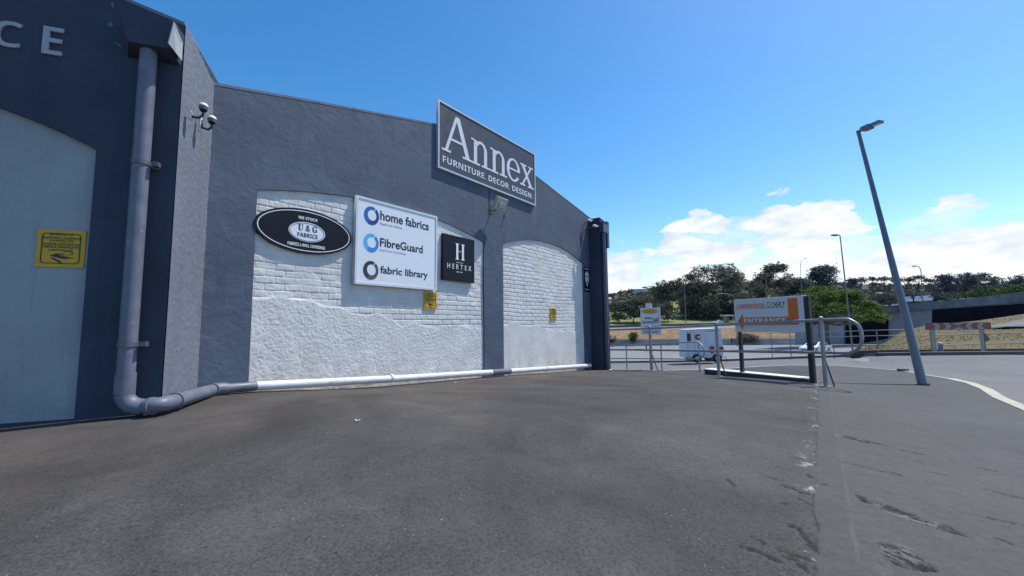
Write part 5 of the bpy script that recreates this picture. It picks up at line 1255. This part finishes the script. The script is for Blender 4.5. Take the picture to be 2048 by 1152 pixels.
tree('bank_shrub', 'dry grey shrub at the foot of the bank under the billboard', 1500, 690, 668, 60, 139, 'leaf_gum_pale', 'bush', 93, None, leafk=.6)
# far wood on the hill: reads as one mass
rg = np.random.RandomState(5); Cs = []
hx_p = [q[0] for q in hrow(0)]; hy_p = [q[1] for q in hrow(0)]
for i in range(1900):
    px = rg.uniform(1140, 2200); u = rg.uniform(0, 1); dep = 345+u*205; py = np.interp(px, hx_p, hy_p)+(1-u)**1.15*44
    p = np.array(W(px, py, dep)); r = rg.uniform(2.0, 4.6); m = 26
    v = rg.normal(size=(m, 3)); v /= np.linalg.norm(v, axis=1)[:, None]; v[:, 2] = np.abs(v[:, 2])*.75
    Cs.append(p+v*r*rg.uniform(.6, 1.05, (m, 1)))
tag(leaf_mesh('hill_wood', quads(np.concatenate(Cs), 1.25, rg, .2), 'leaf_hill'), 'dark mixed woodland covering the far hillside', 'woodland', kind='stuff')
# grass tufts on the mound
Cs = []
dgm = np.array([v.co[:] for v in bpy.data.objects['grass_mound'].data.vertices]).reshape(-1, 6, 3)
for i in range(5200):
    a = rg.uniform(0, dgm.shape[0]-1.01); b = rg.uniform(0, 3.9); i0, j0 = int(a), int(b); fa, fb = a-i0, b-j0
    p = (dgm[i0, j0]*(1-fa)+dgm[i0+1, j0]*fa)*(1-fb)+(dgm[i0, j0+1]*(1-fa)+dgm[i0+1, j0+1]*fa)*fb
    if p[0] > 20 and p[1] < 24 and rg.rand() < .8: continue
    Cs.append(p+np.array([0, 0, .03]))
tag(leaf_mesh('dry_tufts', quads(np.array(Cs), .05, rg, .3), 'grass_blade'), 'dry grass tufts scattered on the island mound', 'grass', kind='stuff')

# ------------------------------------------------------------------ far houses, shelter and litter
def house(px, py, wpx, hpx, depth, label, roof='house_roof', group=None):
    b_ = W(px, py, depth); kk = depth/F; w_, h_ = wpx*kk, hpx*kk
    o = empty('house', b_, 0, label, 'house', group)
    MB().box(-w_/2, w_/2, 0, w_*.7, -3, h_*.62).build('wall', 'house_wall', o); MB().add([(-w_*.55, -.3, h_*.62), (w_*.55, -.3, h_*.62), (w_*.55, w_*.75, h_*.62), (-w_*.55, w_*.75, h_*.62), (-w_*.4, w_*.35, h_), (w_*.4, w_*.35, h_)], [(0, 1, 5, 4), (1, 2, 5), (2, 3, 4, 5), (3, 0, 4), (3, 2, 1, 0)]).build('roof', roof, o)
    for k in (-.22, .2): MB().box(w_*k-w_*.08, w_*k+w_*.08, -.06, .02, h_*.2, h_*.45).build('window', 'glass_dark', o)
for a in ((1219, 601, 9, 6, 340, 'bright white little house nearest the annex corner on the hill', 'shed_roof'), (1325, 585, 12, 6, 420, 'pale house high on the hill above the post sign', 'shed_roof'), (1283, 581, 22, 5, 500, 'long pale house along the hill crest', 'shed_roof'), (1302, 597, 9, 5, 340, 'small house half hidden in trees above the post sign', 'house_roof'),
          (1343, 634-20, 14, 7, 300, 'pale shed at the top of the park lawn', 'shed_roof'), (1731, 571, 9, 4, 330, 'pale house right of the tall lamp post', 'shed_roof'), (1765, 588, 14, 3, 200, 'long low pale roof right of the umbrella tree', 'shed_roof')):
    house(*a[:5], a[5], a[6])
sh_ = empty('park_shelter', W(1459, 641, 178), 0, 'small open shelter with flat white roof on the lawn edge', 'shelter'); kk = 178/F
MB().box(-9*kk, 9*kk, 0, 4, 9*kk, 11.5*kk).build('roof', 'shed_roof', sh_)
for x_ in (-8, 8): MB().box(x_*kk-.1, x_*kk+.1, .2, .4, -.5, 9*kk).build('post', 'house_wall', sh_)
MB().box(-7*kk, 7*kk, 3.2, 3.5, -.5, 8.6*kk).build('back_wall', 'park_grass', sh_)
GC = 'parked car roofs behind the flyover parapet'
for i, (px, py, w_, lab) in enumerate(((1757, 611, 8, 'first pale car past the umbrella tree behind the parapet'), (1776, 609, 7, 'second pale car past the umbrella tree behind the parapet'), (1795, 607.5, 9, 'pale car right behind the leaning lamp pole'), (1822, 592, 8, 'white car top in the upper row near the slim lamp'), (1842, 591, 8, 'white car top directly under the slim lamp'), (1860, 590, 12, 'long pale vehicle right of the slim lamp'),
        (1888, 600, 7, 'white car above the start of the dark opening'), (1908, 598.5, 4, 'small pale car, second above the dark opening'), (1920, 597, 4, 'small pale car, third above the dark opening'), (1931, 595.5, 6, 'brightest white van above the dark opening'), (1948, 594, 4, 'last small pale car over the parapet'))):
    b_ = W(px, py+6.5, 120); kk = .55*120/F; o = empty('far_car', b_, 0, lab, 'car', GC); w2 = max(w_, 6)*kk/2
    MB().prism([(-w2*1.6, -.6), (w2*1.6, -.6), (w2*1.6, .1), (w2*1.0, .2), (w2*.75, .75), (-w2*.8, .75), (-w2*1.2, .2), (-w2*1.6, .1)], 0, 1.6).build('body', 'van_white', o, False, .08)
    MB().prism([(-w2*.95, .22), (w2*.85, .22), (w2*.68, .62), (-w2*.72, .62)], -.03, .02).build('window', 'glass_dark', o)
for (px, py, s_, lab) in ((713, 843.5, .026, 'crumpled white scrap on asphalt below the framed board'), (911, 766, .035, 'white scrap on asphalt near the white ground pipe'), (1625, 856, .015, 'tiny white scrap lying near the pavement joint')):
    p = gnd(px, py); v = MB().prism([(-s_, 0), (-s_*.3, .012), (s_*.4, .004), (s_, .014), (s_*.9, .02), (s_*.3, .010), (-s_*.4, .018), (-s_*.9, .006)], -s_*.3, s_*.3).build('paper_scrap', 'paper'); v.location = p; tag(v, lab, 'litter')
bk = gnd(1805, 742); bb = MB().prism([(-.10, -.02), (.12, -.02), (.11, .05), (-.09, .055)], -.05, .05).build('loose_brick', 'kerb_dark'); bb.location = bk; tag(bb, 'dark loose brick lying on the kerb left of the leaning lamp', 'brick')
